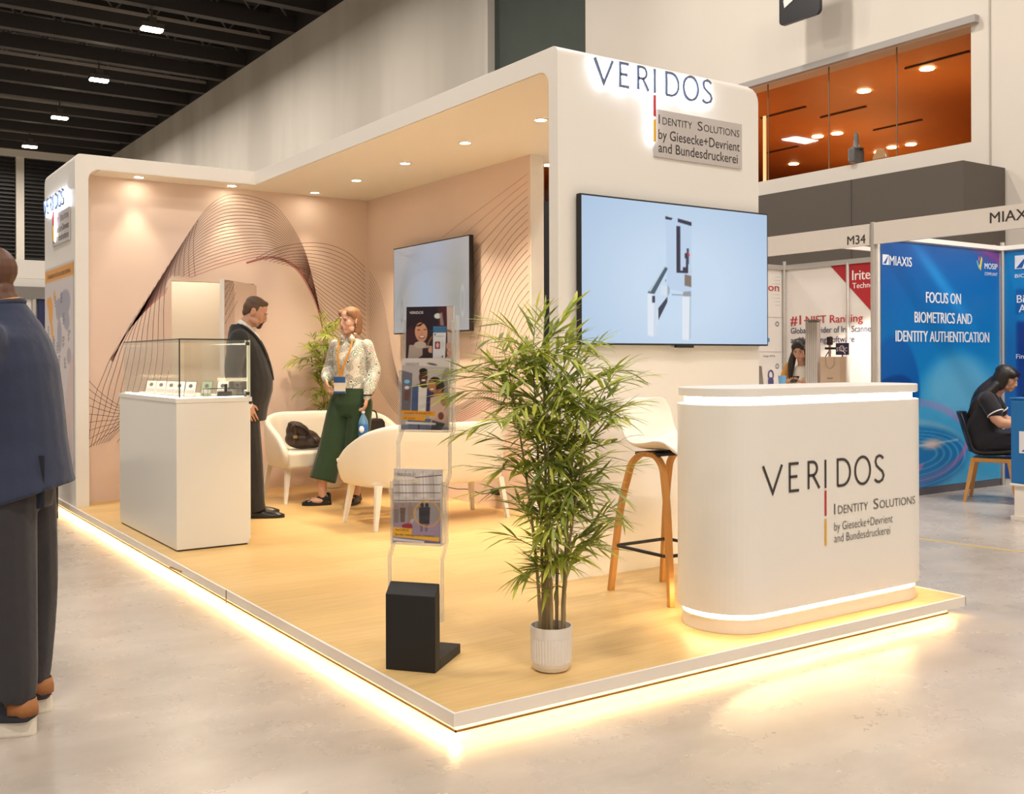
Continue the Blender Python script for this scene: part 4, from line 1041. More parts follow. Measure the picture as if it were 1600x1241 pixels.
# ------------------------------------------------------------------ bamboo plants
def leaf_mat(name, col, rough):
    if name in MATS: return MATS[name]
    m = mat(name, col, rough); N, L = m.node_tree.nodes, m.node_tree.links
    t = N.new('ShaderNodeBsdfTranslucent'); t.inputs[0].default_value = (col[0] * 1.1, col[1] * 1.1, col[2] * .8, 1)
    mx = N.new('ShaderNodeMixShader'); mx.inputs[0].default_value = .3
    L.new(N['Principled BSDF'].outputs[0], mx.inputs[1]); L.new(t.outputs[0], mx.inputs[2]); L.new(mx.outputs[0], N['Material Output'].inputs[0])
    return m
def leaf(b, p, d, up, L, w, rnd):
    d = d.normalized(); s_ = d.cross(up)
    if s_.length < 1e-3: s_ = Vector((1, 0, 0))
    s_.normalize(); n = s_.cross(d).normalized(); dr = rnd.uniform(.05, .30) * L
    P = []
    for f, wf in ((0, .12), (.18, .75), (.45, 1.0), (.75, .62), (1.0, .02)):
        c = p + d * (L * f) - n * (dr * f * f)
        P += [c - s_ * (w * wf), c + n * (w * .18 * wf), c + s_ * (w * wf)]
    F = []
    for i in range(4):
        o = 3 * i; F += [(o, o + 1, o + 4, o + 3), (o + 1, o + 2, o + 5, o + 4)]
    b.cur = rnd.choice((0, 0, 1, 1, 1, 2)); b.add(P, F)
def bamboo(name, label, loc, rz, seed, canes, height, sprays, custom, pot, leafscale=1.0, density=1.0, keep=None):
    rnd = random.Random(seed)
    lm = [leaf_mat('bamboo_leaf_lime', (.56, .58, .10), .42), leaf_mat('bamboo_leaf_green', (.36, .43, .08), .42), leaf_mat('bamboo_leaf_dark', (.19, .25, .06), .45)]
    cm = mat('bamboo_cane', (.37, .27, .13), .5, noise=.25, nscale=14)
    t = thing(name, label, 'plant', loc, rz)
    if pot:
        b = MB(); n = 160
        def ring(r, z, flute): return [((r + (.0013 * math.cos(40 * 2 * PI * i / n) if flute else 0)) * math.cos(2 * PI * i / n), (r + (.0013 * math.cos(40 * 2 * PI * i / n) if flute else 0)) * math.sin(2 * PI * i / n), z) for i in range(n)]
        b.rings([ring(.055, 0, 0), ring(.068, .006, 0), ring(.076, .022, 0), ring(.0795, .036, 0), ring(.080, .042, 1), ring(.0825, .130, 1), ring(.0828, .134, 0), ring(.0835, .14, 0), ring(.0845, .178, 0), ring(.079, .178, 0), ring(.076, .12, 0)], caps=False)
        b.lathe([(.055, 0), (.001, 0)], n, caps=False)
        b.build('pot', mat('white_plastic_pot', (.82, .78, .74), .4), t, smooth=False)
        b = MB(); b.lathe([(.078, .145), (.05, .15), (.001, .152)], 24, caps=False); b.build('soil', mat('pot_soil', (.16, .12, .09), .9, noise=.4, nscale=80), t)
    tops = []
    for (a, r0, lean, az2, h) in canes:
        p0 = Vector((r0 * math.cos(a), r0 * math.sin(a), .13 if pot else 0)); P = []
        for k in range(9):
            f = k / 8; P.append(p0 + Vector((math.cos(az2) * lean * f ** 1.6, math.sin(az2) * lean * f ** 1.6, h * f)))
        b = MB(); Q = cr(P, 3); rad = []
        for i in range(len(Q)): f = i / (len(Q) - 1); rad.append((.0072 * (1 - .72 * f)) * (1.22 if i % 3 == 0 else 1))
        b.tube(Q, rad, 8); b.build('cane', cm, t, smooth=True)
        tops.append(P)
    b = MB(); tw = MB()
    def spray(p, az, el, L, droop, nl):
        d = Vector((math.cos(az) * math.cos(el), math.sin(az) * math.cos(el), math.sin(el)))
        pts = [p + d * (L * f) - Vector((0, 0, droop * L * f * f)) for f in (0, .2, .4, .6, .8, 1)]
        if keep and not (keep(pts[0]) and keep(pts[3]) and keep(pts[-1] + d * .1)): return
        tw.tube(pts, [.0024, .0022, .002, .0017, .0013, .0008], 5)
        for k in range(nl):
            f = .18 + .82 * (k + .5) / nl; i = min(4, int(f * 5)); c = pts[i].lerp(pts[i + 1], f * 5 - i); dd = (pts[i + 1] - pts[i]).normalized()
            side = 1 if k % 2 else -1
            ax = Vector((0, 0, 1)); sd = dd.cross(ax)
            if sd.length < .01: sd = Vector((1, 0, 0))
            sd.normalize()
            ld = dd * rnd.uniform(.45, 1.0) + sd * side * rnd.uniform(.25, .8) + Vector((0, 0, rnd.uniform(-.35, .35)))
            if keep and not (keep(c) and keep(c + ld.normalized() * .15)): continue
            leaf(b, c, ld, Vector((rnd.uniform(-.3, .3), rnd.uniform(-.3, .3), 1)), leafscale * rnd.uniform(.085, .15), leafscale * rnd.uniform(.0062, .0095), rnd)
        leaf(b, pts[-1], dd_safe(pts), Vector((0, 0, 1)), leafscale * .1, leafscale * .006, rnd)
    def dd_safe(pts): return pts[-1] - pts[-2]
    for k in range(sprays):
        P = rnd.choice(tops); f = .20 + .80 * rnd.random() ** .50; i = min(7, int(f * 8)); p = P[i].lerp(P[i + 1], f * 8 - i)
        az = rnd.uniform(0, 2 * PI); L = rnd.uniform(.13, .26) * (.30 + .95 * f) * leafscale
        spray(p, az, rnd.uniform(.35, 1.15), L, rnd.uniform(.1, .7), int(rnd.uniform(8, 14) * density))
    for (i, f, az, el, L, dr, nl) in custom:
        P = tops[i % len(tops)]; j = min(7, int(f * 8)); spray(P[j].lerp(P[j + 1], f * 8 - j), R(az), R(el), L, dr, nl)
    tw.build('twigs', mat('bamboo_twig', (.24, .27, .05), .5), t)
    o = b.build('foliage', lm, t, smooth=True)
    return t
# local +x of the front plant runs to the right of the picture's view, +y away from the visitor side
CK = .84
def keep1(p):
    # clear of the brochure stand next to the plant
    a = R(-34.4); x = .58 + math.cos(a) * p.x - math.sin(a) * p.y - .103; y = .215 + math.sin(a) * p.x + math.cos(a) * p.y - .512
    return not (.77 * x + .64 * y > .10 and abs(.63 * x - .777 * y) < .15)
canes = [(R(200), .045, .13, R(185), 1.30), (R(170), .03, .05, R(150), 1.38), (R(120), .04, .05, R(90), 1.15), (R(40), .03, .05, R(60), 1.28), (R(0), .045, .08, R(5), 1.22), (R(330), .05, .12, R(-15), 1.05), (R(270), .045, .05, R(250), 1.10), (R(230), .02, .02, R(200), 1.36), (R(20), .055, .03, R(0), .75)]
canes = [c[:4] + (c[4] * CK,) for c in canes]
custom = [(0, .92, 178, 28, .30, .25, 16), (0, .88, 186, 20, .27, .30, 15), (0, .84, 172, 24, .26, .28, 14), (0, .78, 190, 15, .24, .4, 12), (1, .86, 180, 35, .26, .3, 14), (0, .70, 178, 18, .25, .05, 8), (0, .60, 184, 14, .25, .12, 8), (0, .55, 176, 4, .22, .2, 7), (4, .92, 2, 30, .31, .18, 13), (5, .95, -6, 38, .27, .22, 12), (4, .62, 0, 22, .30, .22, 12), (5, .52, -10, 16, .20, .2, 9), (5, .36, 0, 40, .20, .05, 10), (8, .55, -5, 45, .26, .05, 9), (8, .4, 3, 52, .22, .05, 8),
          (7, .97, 80, 75, .20, .1, 11), (1, .97, 60, 80, .20, .05, 10), (3, .98, 20, 70, .17, .1, 10), (0, .96, 150, 25, .30, .35, 15), (1, .93, 200, 22, .30, .4, 15), (0, .94, 170, 12, .30, .25, 15), (3, .95, 25, 30, .26, .3, 13), (4, .97, -20, 35, .26, .3, 13), (0, .33, 180, 30, .15, .1, 8), (6, .2, 200, 40, .14, .1, 8)]
bamboo('bamboo_plant', 'tall potted bamboo with bright green leaves at the front edge of the platform', (.58, .215, PZ), R(-34.4), 11, canes, 1.4, 190, custom, True, keep=keep1)
rnd0 = random.Random(5)
def keep2(p):
    a = R(-34.4); x = 2.34 + math.cos(a) * p.x - math.sin(a) * p.y; y = 6.13 + math.sin(a) * p.x + math.cos(a) * p.y
    return y < 6.43 and x < 2.85 and (p.z > .84 or y > 5.93)
canes2 = [(rnd0.uniform(0, 6.28), .04, rnd0.uniform(.10, .28), R(-146 + rnd0.uniform(-85, 85)), rnd0.uniform(1.0, 1.42)) for _ in range(7)]
bamboo('bamboo_plant', 'bushy bamboo standing behind the woman in the back corner', (2.34, 6.13, PZ), R(-34.4), 23, canes2, 1.4, 110, [(0, .8, 175, 15, .35, .3, 14), (1, .7, 185, 20, .35, .4, 14), (2, .8, 5, 35, .30, .2, 9), (3, .75, 0, 20, .32, .2, 9), (4, .6, 180, 10, .35, .3, 12), (5, .9, 170, 50, .25, .3, 12)], True, 1.0, 1.15, keep2)
# ------------------------------------------------------------------ people
def skin(name, col):
    if name in MATS: return MATS[name]
    m = mat(name, col, .48); p = m.node_tree.nodes['Principled BSDF']
    p.inputs['Subsurface Weight'].default_value = .08; p.inputs['Subsurface Radius'].default_value = (.02, .008, .004)
    return m
def fabric(name, col, rough=.85, fold=.5, sheen=.15):
    return mat(name, col, rough, bump=fold, bscale=7, bdist=.02, sheen=sheen, noise=.06, nscale=150)
EYEW = mat('eye_white', (.75, .72, .68), .3); EYED = mat('eye_dark', (.02, .014, .01), .2)

def head_shapes(b, M, jaw=1.0, ears=True, nose=1.0, fem=False):
    r3 = M.to_3x3(); P = lambda x, y, z: M @ Vector((x, y, z))
    B = lambda c, r: b.blob(P(*c), r, 16, 10, r3)
    B((0, .014, .035), (.073, .092, .083)); B((0, -.018, -.010), (.064, .068, .078)); B((0, -.026, -.055), (.052 * jaw, .056, .058)); B((0, -.056, -.090), (.028 * jaw, .026, .022))
    for s in (-1, 1):
        B((s * .036, -.056, -.026), (.024, .022, .028)); B((s * .028, -.076 if fem else -.078, .022), (.024, .010 if fem else .012, .008)); B((s * .027, -.060, -.056), (.021, .019, .022)); B((s * .034, -.050, -.010), (.028, .026, .022)); B((s * .044 * jaw, -.012, -.068), (.018, .038, .026))
        if ears: B((s * .073, .014, -.008), (.009, .019, .031)); B((s * .074, .016, .010), (.010, .018, .014))
        B((s * .010 * nose, -.096, -.038), (.0085, .010, .008))
    b.tube([P(0, -.080, .012), P(0, -.092, -.012), P(0, -.096 if fem else -.100, -.032)], [.0065, .0085 * nose, .0108 * nose], 10)
    B((0, -.082, -.062), (.024, .010, .014)); B((0, -.072, -.048), (.024, .019, .020)); B((0, -.074, -.072), (.022, .014, .014))
def face_parts(M, par, lips, brow, glasses=False):
    r3 = M.to_3x3(); P = lambda x, y, z: M @ Vector((x, y, z))
    for s in (-1, 1):
        b = MB(); b.cur = 0; b.blob(P(s * .029, -.0730, .002), (.0120, .0055, .0044), 12, 8, r3); b.cur = 1; b.blob(P(s * .029, -.0765, .002), (.0060, .0030, .0043), 10, 6, r3); b.tube([P(s * .016, -.0770, .0035), P(s * .029, -.0800, .0070), P(s * .042, -.0740, .004)], [.0012, .002, .0012], 5)
        b.build('eye', [EYEW, EYED], par, smooth=True)
        b = MB(); b.tube([P(s * .014, -.0865, .0215), P(s * .029, -.0875, .0255), P(s * .046, -.075, .0205)], [.0022, .0027, .0014], 6); b.build('eyebrow', brow, par, smooth=True)
    b = MB(); b.blob(P(0, -.0890, -.0590), (.021, .0040, .0032), 12, 6, r3); b.blob(P(0, -.0885, -.0650), (.018, .0045, .0038), 12, 6, r3); b.build('lips', lips, par, smooth=True)
    if glasses:
        b = MB()
        for s in (-1, 1): b.tube([P(s * .031 + .022 * math.cos(a), -.094, .0 + .019 * math.sin(a)) for a in [2 * PI * i / 14 for i in range(15)]], .0014, 5); b.tube([P(s * .052, -.092, .004), P(s * .076, .0, .006)], .0013, 5)
        b.build('glasses', mat('wire_glasses', (.25, .2, .15), .3, metal=.7), par)
def hand_shapes(b, w, d, pn, side, curl=.5, spread=1.0, k=1.0):
    """w wrist, d direction of the fingers, pn direction the palm faces, side +1/-1 = where the thumb leaves along d x pn"""
    w, d, pn = Vector(w), Vector(d).normalized(), Vector(pn); pn = (pn - d * pn.dot(d)).normalized(); s = d.cross(pn).normalized()
    rr = []
    for f, hw, ht in ((-.01, .024, .020), (.02, .031, .0165), (.055, .040, .0145), (.083, .041, .012), (.092, .036, .009)):
        c = w + d * f * k
        rr.append([c + s * (hw * k * math.cos(a)) + pn * (ht * k * math.sin(a)) for a in [2 * PI * i / 12 for i in range(12)]])
    b.rings(rr)
    for i, (o, L, r) in enumerate(((.0315, .070, .0080), (.0105, .080, .0083), (-.0105, .074, .0080), (-.0305, .058, .0070))):
        o *= side; p = w + d * .084 * k + s * o * k; a = 0; dd = (d + s * (o * 2.2 * spread)).normalized(); pts = [p - d * .02 * k, p]
        for j, lf in enumerate((.45, .30, .25)):
            a += curl * (.75 + .12 * i) * (.55, .75, .5)[j]
            pts.append(pts[-1] + (dd * math.cos(a) + pn * math.sin(a)) * (L * lf * k))
        b.tube(pts, [r * k, r * k, r * .97 * k, r * .9 * k, r * .72 * k], 8)
        b.blob(pts[-1], r * .74 * k, 8, 5)
    p = w + d * .022 * k + s * side * .026 * k
    q = p + (d * .62 + s * side * .62 + pn * .38).normalized() * .036 * k; e = q + (d * .9 + s * side * .16 + pn * (.3 + curl * .3)).normalized() * .030 * k
    b.tube([p, q, e], [.0125 * k, .0098 * k, .0076 * k], 8); b.blob(e, .0077 * k, 8, 5)
def limb(b, pts, rad, n=12, sub=4, end=True):
    P = cr([tuple(p) + (r,) for p, r in zip(pts, rad)], sub)
    b.tube([p[:3] for p in P], [p[3] for p in P], n); b.blob(pts[0], rad[0], n, 7)
    if end: b.blob(pts[-1], rad[-1], n, 7)
def headM(p, yaw=0, pitch=0, roll=0, s=1.0):
    return Matrix.Translation(p) @ Matrix.Rotation(R(yaw), 4, 'Z') @ Matrix.Rotation(R(pitch), 4, 'X') @ Matrix.Rotation(R(roll), 4, 'Y') @ Matrix.Scale(s, 4)
def shoe(name, M, par, up, sole, L=.28, W=.095, heel=.03, kind='dress', extra=None):
    # built toe towards -Y, ankle above the origin
    out = lambda k: [(M @ Vector((W / 2 * k * x, -L * y, 0)))[:] for x, y in ()]
    def outline(k, z, toe=1.0):
        pts = []
        for i in range(28):
            a = 2 * PI * i / 28; c, s_ = math.cos(a), math.sin(a)
            y = -.16 * L / .28 + .14 * L / .28 * .0 + (-.0)
            ly = s_ * L / 2 - (L / 2 - .075)
            f = (ly + (L - .075)) / L
            wdt = W / 2 * k * (1.0 if f < .45 else 1.0 - .22 * (f - .45) / .55)
            wdt *= (.94 + .06 * math.cos((f - .3) * 5))
            pts.append(M @ Vector((abs(c) ** .75 * (1 if c >= 0 else -1) * wdt, ly * (1 if abs(k - 1) < .2 else 1), z)))
        return pts
    b = MB(); rr = []
    for f, zt, wk in ((0.0, .085, .55), (.06, .098, .85), (.16, .105, .92), (.28, .100, .90), (.40, .075, .92), (.55, .056, 1.0), (.72, .047, 1.0), (.86, .038, .88), (.95, .028, .62), (1.0, .016, .28)):
        y = .073 - (L - .008) * f; hw = W / 2 * wk * (1.0 if f < .5 else 1.04)
        z0 = heel - .004; zt = max(zt + (heel - .02), z0 + .006)
        rr.append([M @ Vector((hw * math.cos(a) * (1 if math.sin(a) < .2 else .86), y, z0 + (zt - z0) * max(0, math.sin(a)) ** .8 if math.sin(a) > 0 else z0)) for a in [2 * PI * i / 18 for i in range(18)]])
    b.rings(rr); o = b.build(name, up, par, smooth=True, sub=1)
    b = MB(); b.rings([outline(.98, 0), outline(1.03, .008), outline(1.02, heel)]); b.build('sole', sole, o, smooth=False, bevel=.002)
    return o

def paisley():
    m, N, L, p = new_mat('paisley_print')
    tc = N.new('ShaderNodeTexCoord')
    n = N.new('ShaderNodeTexNoise'); n.inputs['Scale'].default_value = 7; n.inputs['Detail'].default_value = 2; L.new(tc.outputs['Object'], n.inputs['Vector'])
    ad = N.new('ShaderNodeVectorMath'); ad.operation = 'MULTIPLY_ADD'; ad.inputs[1].default_value = (.10, .10, .10); L.new(n.outputs['Color'], ad.inputs[0]); L.new(tc.outputs['Object'], ad.inputs[2])
    v = N.new('ShaderNodeTexVoronoi'); v.inputs['Scale'].default_value = 17; L.new(ad.outputs[0], v.inputs['Vector'])
    r = N.new('ShaderNodeValToRGB'); r.color_ramp.interpolation = 'CONSTANT'; e = r.color_ramp.elements
    e[0].position = 0; e[0].color = (.10, .22, .15, 1); e[1].position = .16; e[1].color = (.72, .68, .58, 1)
    for pos, c in ((.21, (.45, .28, .28, 1)), (.30, (.74, .70, .62, 1)), (.34, (.06, .07, .07, 1)), (.39, (.74, .70, .62, 1)), (.47, (.16, .30, .20, 1)), (.54, (.76, .72, .64, 1)), (.60, (.08, .08, .09, 1)), (.64, (.74, .70, .62, 1))):
        q = e.new(pos); q.color = c
    L.new(v.outputs['Distance'], r.inputs[0])
    v2 = N.new('ShaderNodeTexVoronoi'); v2.inputs['Scale'].default_value = 75; L.new(ad.outputs[0], v2.inputs['Vector'])
    r2 = N.new('ShaderNodeValToRGB'); r2.color_ramp.interpolation = 'CONSTANT'; r2.color_ramp.elements[0].color = (.25, .24, .24, 1); r2.color_ramp.elements[1].position = .24; r2.color_ramp.elements[1].color = (1, 1, 1, 1); L.new(v2.outputs['Distance'], r2.inputs[0])
    mx = N.new('ShaderNodeMix'); mx.data_type = 'RGBA'; mx.blend_type = 'MULTIPLY'; mx.inputs[0].default_value = .8; L.new(r.outputs[0], mx.inputs[6]); L.new(r2.outputs[0], mx.inputs[7]); L.new(mx.outputs[2], p.inputs['Base Color'])
    p.inputs['Roughness'].default_value = .6
    return m

def suit_man():
    t = thing('person', 'bearded man in a black suit and white shirt looking down beside the glass display cabinet', 'person', (1.003, 4.864, PZ), math.atan2(.913, .383))
    sk = skin('skin_fair', (.56, .30, .20)); suit = fabric('black_suit', (.018, .0155, .016)); sh = mat('white_shirt', (.80, .78, .74), .7); hair = mat('brown_hair', (.095, .052, .028), .6, bump=.5, bscale=160)
    H = headM((0, -.085, 1.622), 0, 24); LH = H.to_3x3()
    sho = {s: Vector((s * .185, .03, 1.405)) for s in (-1, 1)}; elb = {-1: Vector((-.245, .075, 1.13)), 1: Vector((.245, .06, 1.13))}; wri = {-1: Vector((-.232, -.030, .905)), 1: Vector((.235, -.03, .91))}
    hip = {s: Vector((s * .095, 0, .88)) for s in (-1, 1)}; kne = {-1: Vector((-.105, -.055, .48)), 1: Vector((.10, -.03, .48))}; ank = {-1: Vector((-.115, -.085, .085)), 1: Vector((.11, -.04, .085))}
    b = MB()
    b.ell([(0, 0, .84, .12, .09), (0, 0, .92, .155, .115), (0, -.02, 1.08, .15, .125), (0, -.01, 1.22, .15, .12), (0, .01, 1.34, .155, .105), (0, .02, 1.42, .15, .08), (0, .025, 1.47, .075, .06), (0, .01, 1.50, .058, .058)])
    limb(b, [(0, .02, 1.46), (0, -.015, 1.53), (0, -.06, 1.59)], [.062, .058, .056]); head_shapes(b, H, 1.08, True, 1.1)
    for s in (-1, 1):
        limb(b, [sho[s], elb[s], wri[s]], [.052, .042, .029]); limb(b, [hip[s], kne[s], ank[s]], [.085, .058, .042]); b.blob(ank[s] + Vector((0, -.06, -.055)), (.03, .09, .018))
        hand_shapes(b, wri[s], (Vector((wri[s].x * .0, -.30, -.95))), (-s * 1.0, -.1, 0), 1 if s < 0 else 1, .55)
    b.build('body', sk, t, remesh=.0045, rsmooth=2)
    face_parts(H, t, mat('lips_man', (.36, .14, .11), .5), hair)
    b = MB(); B = lambda c, r: b.blob(H @ Vector(c), r, 16, 10, LH)
    B((0, .020, .060), (.0755, .088, .062)); B((0, .052, .022), (.071, .058, .070)); B((0, -.040, .092), (.042, .028, .020)); B((.0, .066, -.02), (.056, .034, .045))
    for s in (-1, 1): B((s * .064, .012, .03), (.013, .030, .034))
    b.build('hair', hair, t, remesh=.006, rsmooth=2)
    b = MB(); B((0, -.068, -.092), (.029, .023, .024)); B((0, -.091, -.0515), (.024, .007, .0045))
    for s in (-1, 1): B((s * .022, -.078, -.072), (.007, .014, .018))
    b.build('beard', mat('dark_beard', (.045, .022, .014), .7), t, remesh=.005, rsmooth=2)
    # clothes
    b = MB(); limb(b, [(0, .025, 1.44), (0, .0, 1.50), (0, -.020, 1.528)], [.080, .069, .066], end=False); b.ell([(0, -.03, 1.05, .12, .13), (0, -.025, 1.3, .12, .135), (0, -.01, 1.44, .07, .10), (0, -.01, 1.47, .05, .07)])
    for s in (-1, 1): limb(b, [elb[s].lerp(wri[s], .75), wri[s] + Vector((0, -.008, -.012))], [.038, .036])
    b.build('shirt', sh, t, remesh=.008, rsmooth=2)
    b = MB(); b.ell([(0, -.01, .76, .205, .155), (0, -.015, .86, .205, .165), (0, -.04, 1.0, .196, .178), (0, -.042, 1.10, .193, .178), (0, -.025, 1.22, .192, .163), (0, .0, 1.34, .195, .145), (0, .02, 1.42, .185, .112), (0, .03, 1.47, .125, .094), (0, .042, 1.505, .092, .072), (0, .045, 1.525, .078, .060)])
    for s in (-1, 1): limb(b, [sho[s], elb[s], wri[s].lerp(elb[s], .06)], [.080, .066, .050])
    b.build('jacket', suit, t, remesh=.009, rsmooth=4)
    b = MB()
    for s in (-1, 1): b.tube(cr([(s * .06, .05, 1.525), (s * .085, -.03, 1.485), (s * .075, -.125, 1.38), (s * .045, -.192, 1.22), (s * .02, -.222, 1.08)], 5), [.014] * 2 + [.020] * 12 + [.016] * 6 + [.008], 8, flat=.5)
    b.build('lapel', suit, t, smooth=True)
    b = MB(); b.ell([(0, 0, .78, .16, .125), (0, 0, .90, .178, .14), (0, -.01, 1.0, .17, .14)])
    for s in (-1, 1): limb(b, [hip[s], kne[s], ank[s] + Vector((0, .005, .04)), ank[s] + Vector((0, -.005, -.03))], [.108, .086, .076, .084], end=False)
    b.build('trousers', suit, t, remesh=.010, rsmooth=3)
    for s in (-1, 1):
        shoe('shoe', Matrix.Translation((ank[s].x, ank[s].y + .01, 0)) @ Matrix.Rotation(R(s * 6), 4, 'Z'), t, mat('black_shoe_leather', (.012, .010, .010), .25), M_BLACK, .31, .104, .026)
    return t
suit_man()

def woman():
    t = thing('person', 'woman in a paisley blouse and wide green trousers standing before the rear sofa', 'person', (2.01, 5.04, PZ), math.atan2(-.725, .573))
    sk = skin('skin_light', (.62, .36, .26)); hair = mat('light_brown_hair', (.24, .115, .050), .5, bump=.6, bscale=130); bl = paisley(); gr = fabric('green_wool', (.014, .040, .012), .9, .35)
    H = headM((0, -.025, 1.575), -20, 2); LH = H.to_3x3()
    sho = {s: Vector((s * .150, .005, 1.362)) for s in (-1, 1)}; elb = {-1: Vector((-.232, .055, 1.155)), 1: Vector((.215, .02, 1.14))}; wri = {-1: Vector((-.175, -.125, 1.075)), 1: Vector((.205, -.115, .925))}
    hip = {-1: Vector((-.09, 0, .86)), 1: Vector((.085, 0, .86))}; kne = {-1: Vector((-.14, -.10, .48)), 1: Vector((.06, -.02, .47))}; ank = {-1: Vector((-.185, -.17, .085)), 1: Vector((.045, .0, .085))}
    b = MB()
    b.ell([(0, 0, .82, .12, .09), (0, 0, .90, .150, .105), (0, 0, 1.04, .118, .085), (0, 0, 1.16, .118, .085), (0, 0, 1.28, .130, .092), (0, .005, 1.36, .128, .075), (0, .01, 1.41, .07, .05), (0, .005, 1.44, .047, .047)])
    limb(b, [(0, .012, 1.40), (0, .0, 1.47), (0, -.008, 1.53)], [.050, .046, .045]); head_shapes(b, H, .97, True, .86, True)
    for s in (-1, 1):
        limb(b, [sho[s], elb[s], wri[s]], [.040, .034, .024]); limb(b, [hip[s], kne[s], ank[s] + Vector((0, 0, .16)), ank[s]], [.075, .052, .046, .035]); b.blob(ank[s] + Vector((-.06 if s < 0 else -.01, -.03 if s < 0 else -.06, -.045)), (.08, .045, .028) if s < 0 else (.035, .09, .028))
    hand_shapes(b, wri[-1], (.35, -.45, -.75), (.8, .5, 0), -1, .75, 1.0, .93)
    hand_shapes(b, wri[1], (-.12, -.10, -1), (-.9, -.2, .1), 1, .85, 1.0, .93)
    b.build('body', sk, t, remesh=.0042, rsmooth=2)
    face_parts(H, t, mat('lips_woman', (.48, .17, .15), .45), hair)
    b = MB(); B = lambda c, r: b.blob(H @ Vector(c), r, 16, 10, LH)
    B((0, .024, .060), (.080, .090, .064)); B((0, .066, .0), (.079, .048, .100)); B((0, .062, -.070), (.074, .040, .05))
    for s in (-1, 1): B((s * .071, .042, -.02), (.020, .042, .090)); B((s * .064, .036, -.085), (.023, .044, .040)); B((s * .050, -.030, .066), (.028, .046, .032)); B((s * .070, -.008, .040), (.012, .030, .034))
    b.build('hair', hair, t, remesh=.0065, rsmooth=3)
    b = MB(); b.blob(H @ Vector((.078, .004, -.045)), (.005, .005, .008)); b.build('earring', M_ALU, t)
    b = MB(); b.ell([(0, 0, .985, .150, .112), (0, 0, 1.04, .150, .112), (0, -.005, 1.12, .148, .114), (0, -.01, 1.24, .158, .122), (0, 0, 1.33, .158, .102), (0, .005, 1.39, .135, .080), (0, .01, 1.425, .075, .060)])
    for s in (-1, 1):
        limb(b, [sho[s], sho[s].lerp(elb[s], .5), elb[s], elb[s].lerp(wri[s], .62), elb[s].lerp(wri[s], .90)], [.056, .055, .058, .058, .038])
        limb(b, [elb[s].lerp(wri[s], .86), elb[s].lerp(wri[s], 1.0)], [.035, .034])
    b.build('blouse', bl, t, remesh=.008, rsmooth=3)
    b = MB()
    for s in (-1, 1): b.prism([(s * .02, 1.40), (s * .055, 1.458), (s * .075, 1.442), (s * .095, 1.40), (s * .055, 1.36)], -.075, -.062, 'xz', Matrix.Rotation(R(-s * 8), 4, 'Z'))
    b.tube(cr([(-.06, -.045, 1.46), (-.065, .03, 1.475), (0, .07, 1.48), (.065, .03, 1.475), (.06, -.045, 1.46)], 5), .014, 8); b.build('collar', bl, t, smooth=True)
    b = MB(); b.ell([(0, 0, .76, .165, .13), (0, 0, .86, .176, .138), (0, 0, .95, .160, .122), (0, 0, 1.03, .136, .104)])
    for s in (-1, 1): 
        hem = ank[s] + Vector((0, .0, .135))
        limb(b, [hip[s], kne[s], hem + Vector((0, 0, -.01))], [.112, .108, .116], end=False)
    b.build('trousers', gr, t, remesh=.010, rsmooth=3)
    b = MB(); b.tube([(-.13, -.0, 1.03), (0, -.105, 1.03), (.13, 0, 1.03)], .004, 5); b.build('waistband', gr, t)
    # lanyard and badge
    org = mat('lanyard_orange', (.72, .30, .02), .6)
    b = MB()
    for s in (-1, 1):
        P = cr([(s * .058, .02, 1.475), (s * .062, -.075, 1.43), (s * .055, -.135, 1.32), (s * .022 - .02, -.150, 1.18), (-.03, -.145, 1.09)], 5)
        b.rings([[Vector(p) + Vector((a, 0, 0)) + Vector((0, -.002 * (a > 0), 0)) for a in (-.008, .008)] for p in P], caps=False, closed=False)
    o = b.build('lanyard', org, t); q = o.modifiers.new('t', 'SOLIDIFY'); q.thickness = .003
    b = MB(); b.box(-.085, .022, -.150, -.147, .955, 1.095); b.build('badge', mat('badge_cream', (.74, .68, .58), .5), t)
    b = MB(); b.box(-.085, .022, -.1515, -.1500, 1.045, 1.095); b.box(-.085, .022, -.1515, -.1500, .955, .972); b.build('badge_band', mat('badge_blue', (.03, .10, .30), .5), t)
    b = MB(); b.tube([(.205 + .034 * math.cos(a), -.108 + .034 * math.sin(a), .940) for a in [2 * PI * i / 16 for i in range(17)]], .009, 6); b.build('wrist_band', M_BLACK, t)
    for s in (-1, 1):
        M = Matrix.Translation((ank[s].x, ank[s].y, 0)) @ Matrix.Rotation(R(-62 if s < 0 else 5), 4, 'Z')
        q = shoe('shoe', M, t, mat('patent_black', (.012, .011, .012), .14), M_BLACK, .25, .088, .028)
        b = MB(); b.box(-.022, .022, -.115, -.095, .060, .066, M); b.build('buckle', mat('brass_buckle', (.45, .30, .12), .3, metal=.8), q)
    # the bottle hanging from her left hand
    RM = Matrix.Translation((2.01, 5.04, PZ)) @ Matrix.Rotation(math.atan2(-.725, .573), 4, 'Z')
    p = RM @ Vector((.180, -.135, .805))
    w = thing('water_bottle', 'blue water bottle hanging from the hand of the woman in green trousers', 'bottle', (p.x, p.y, p.z - .29), 0)
    bm_ = mat('bottle_blue', (.10, .24, .42), .08, coat=.5)
    b = MB(); b.lathe([(.036, 0), (.042, .006), (.042, .05), (.040, .06), (.042, .07), (.042, .19), (.036, .215), (.02, .25), (.013, .262), (.013, .275)], 24); b.build('bottle_body', bm_, w, smooth=True)
    b = MB(); b.lathe([(.0425, .09), (.0428, .092), (.0428, .178), (.0425, .18)], 24, caps=False); b.build('label_band', mat('bottle_label_blue', (.02, .12, .40), .4), w, smooth=True)
    b = MB(); b.blob((-.028, -.026, .138), (.024, .022, .030)); b.build('label_patch', mat('label_white', (.80, .78, .80), .4), w, smooth=True)
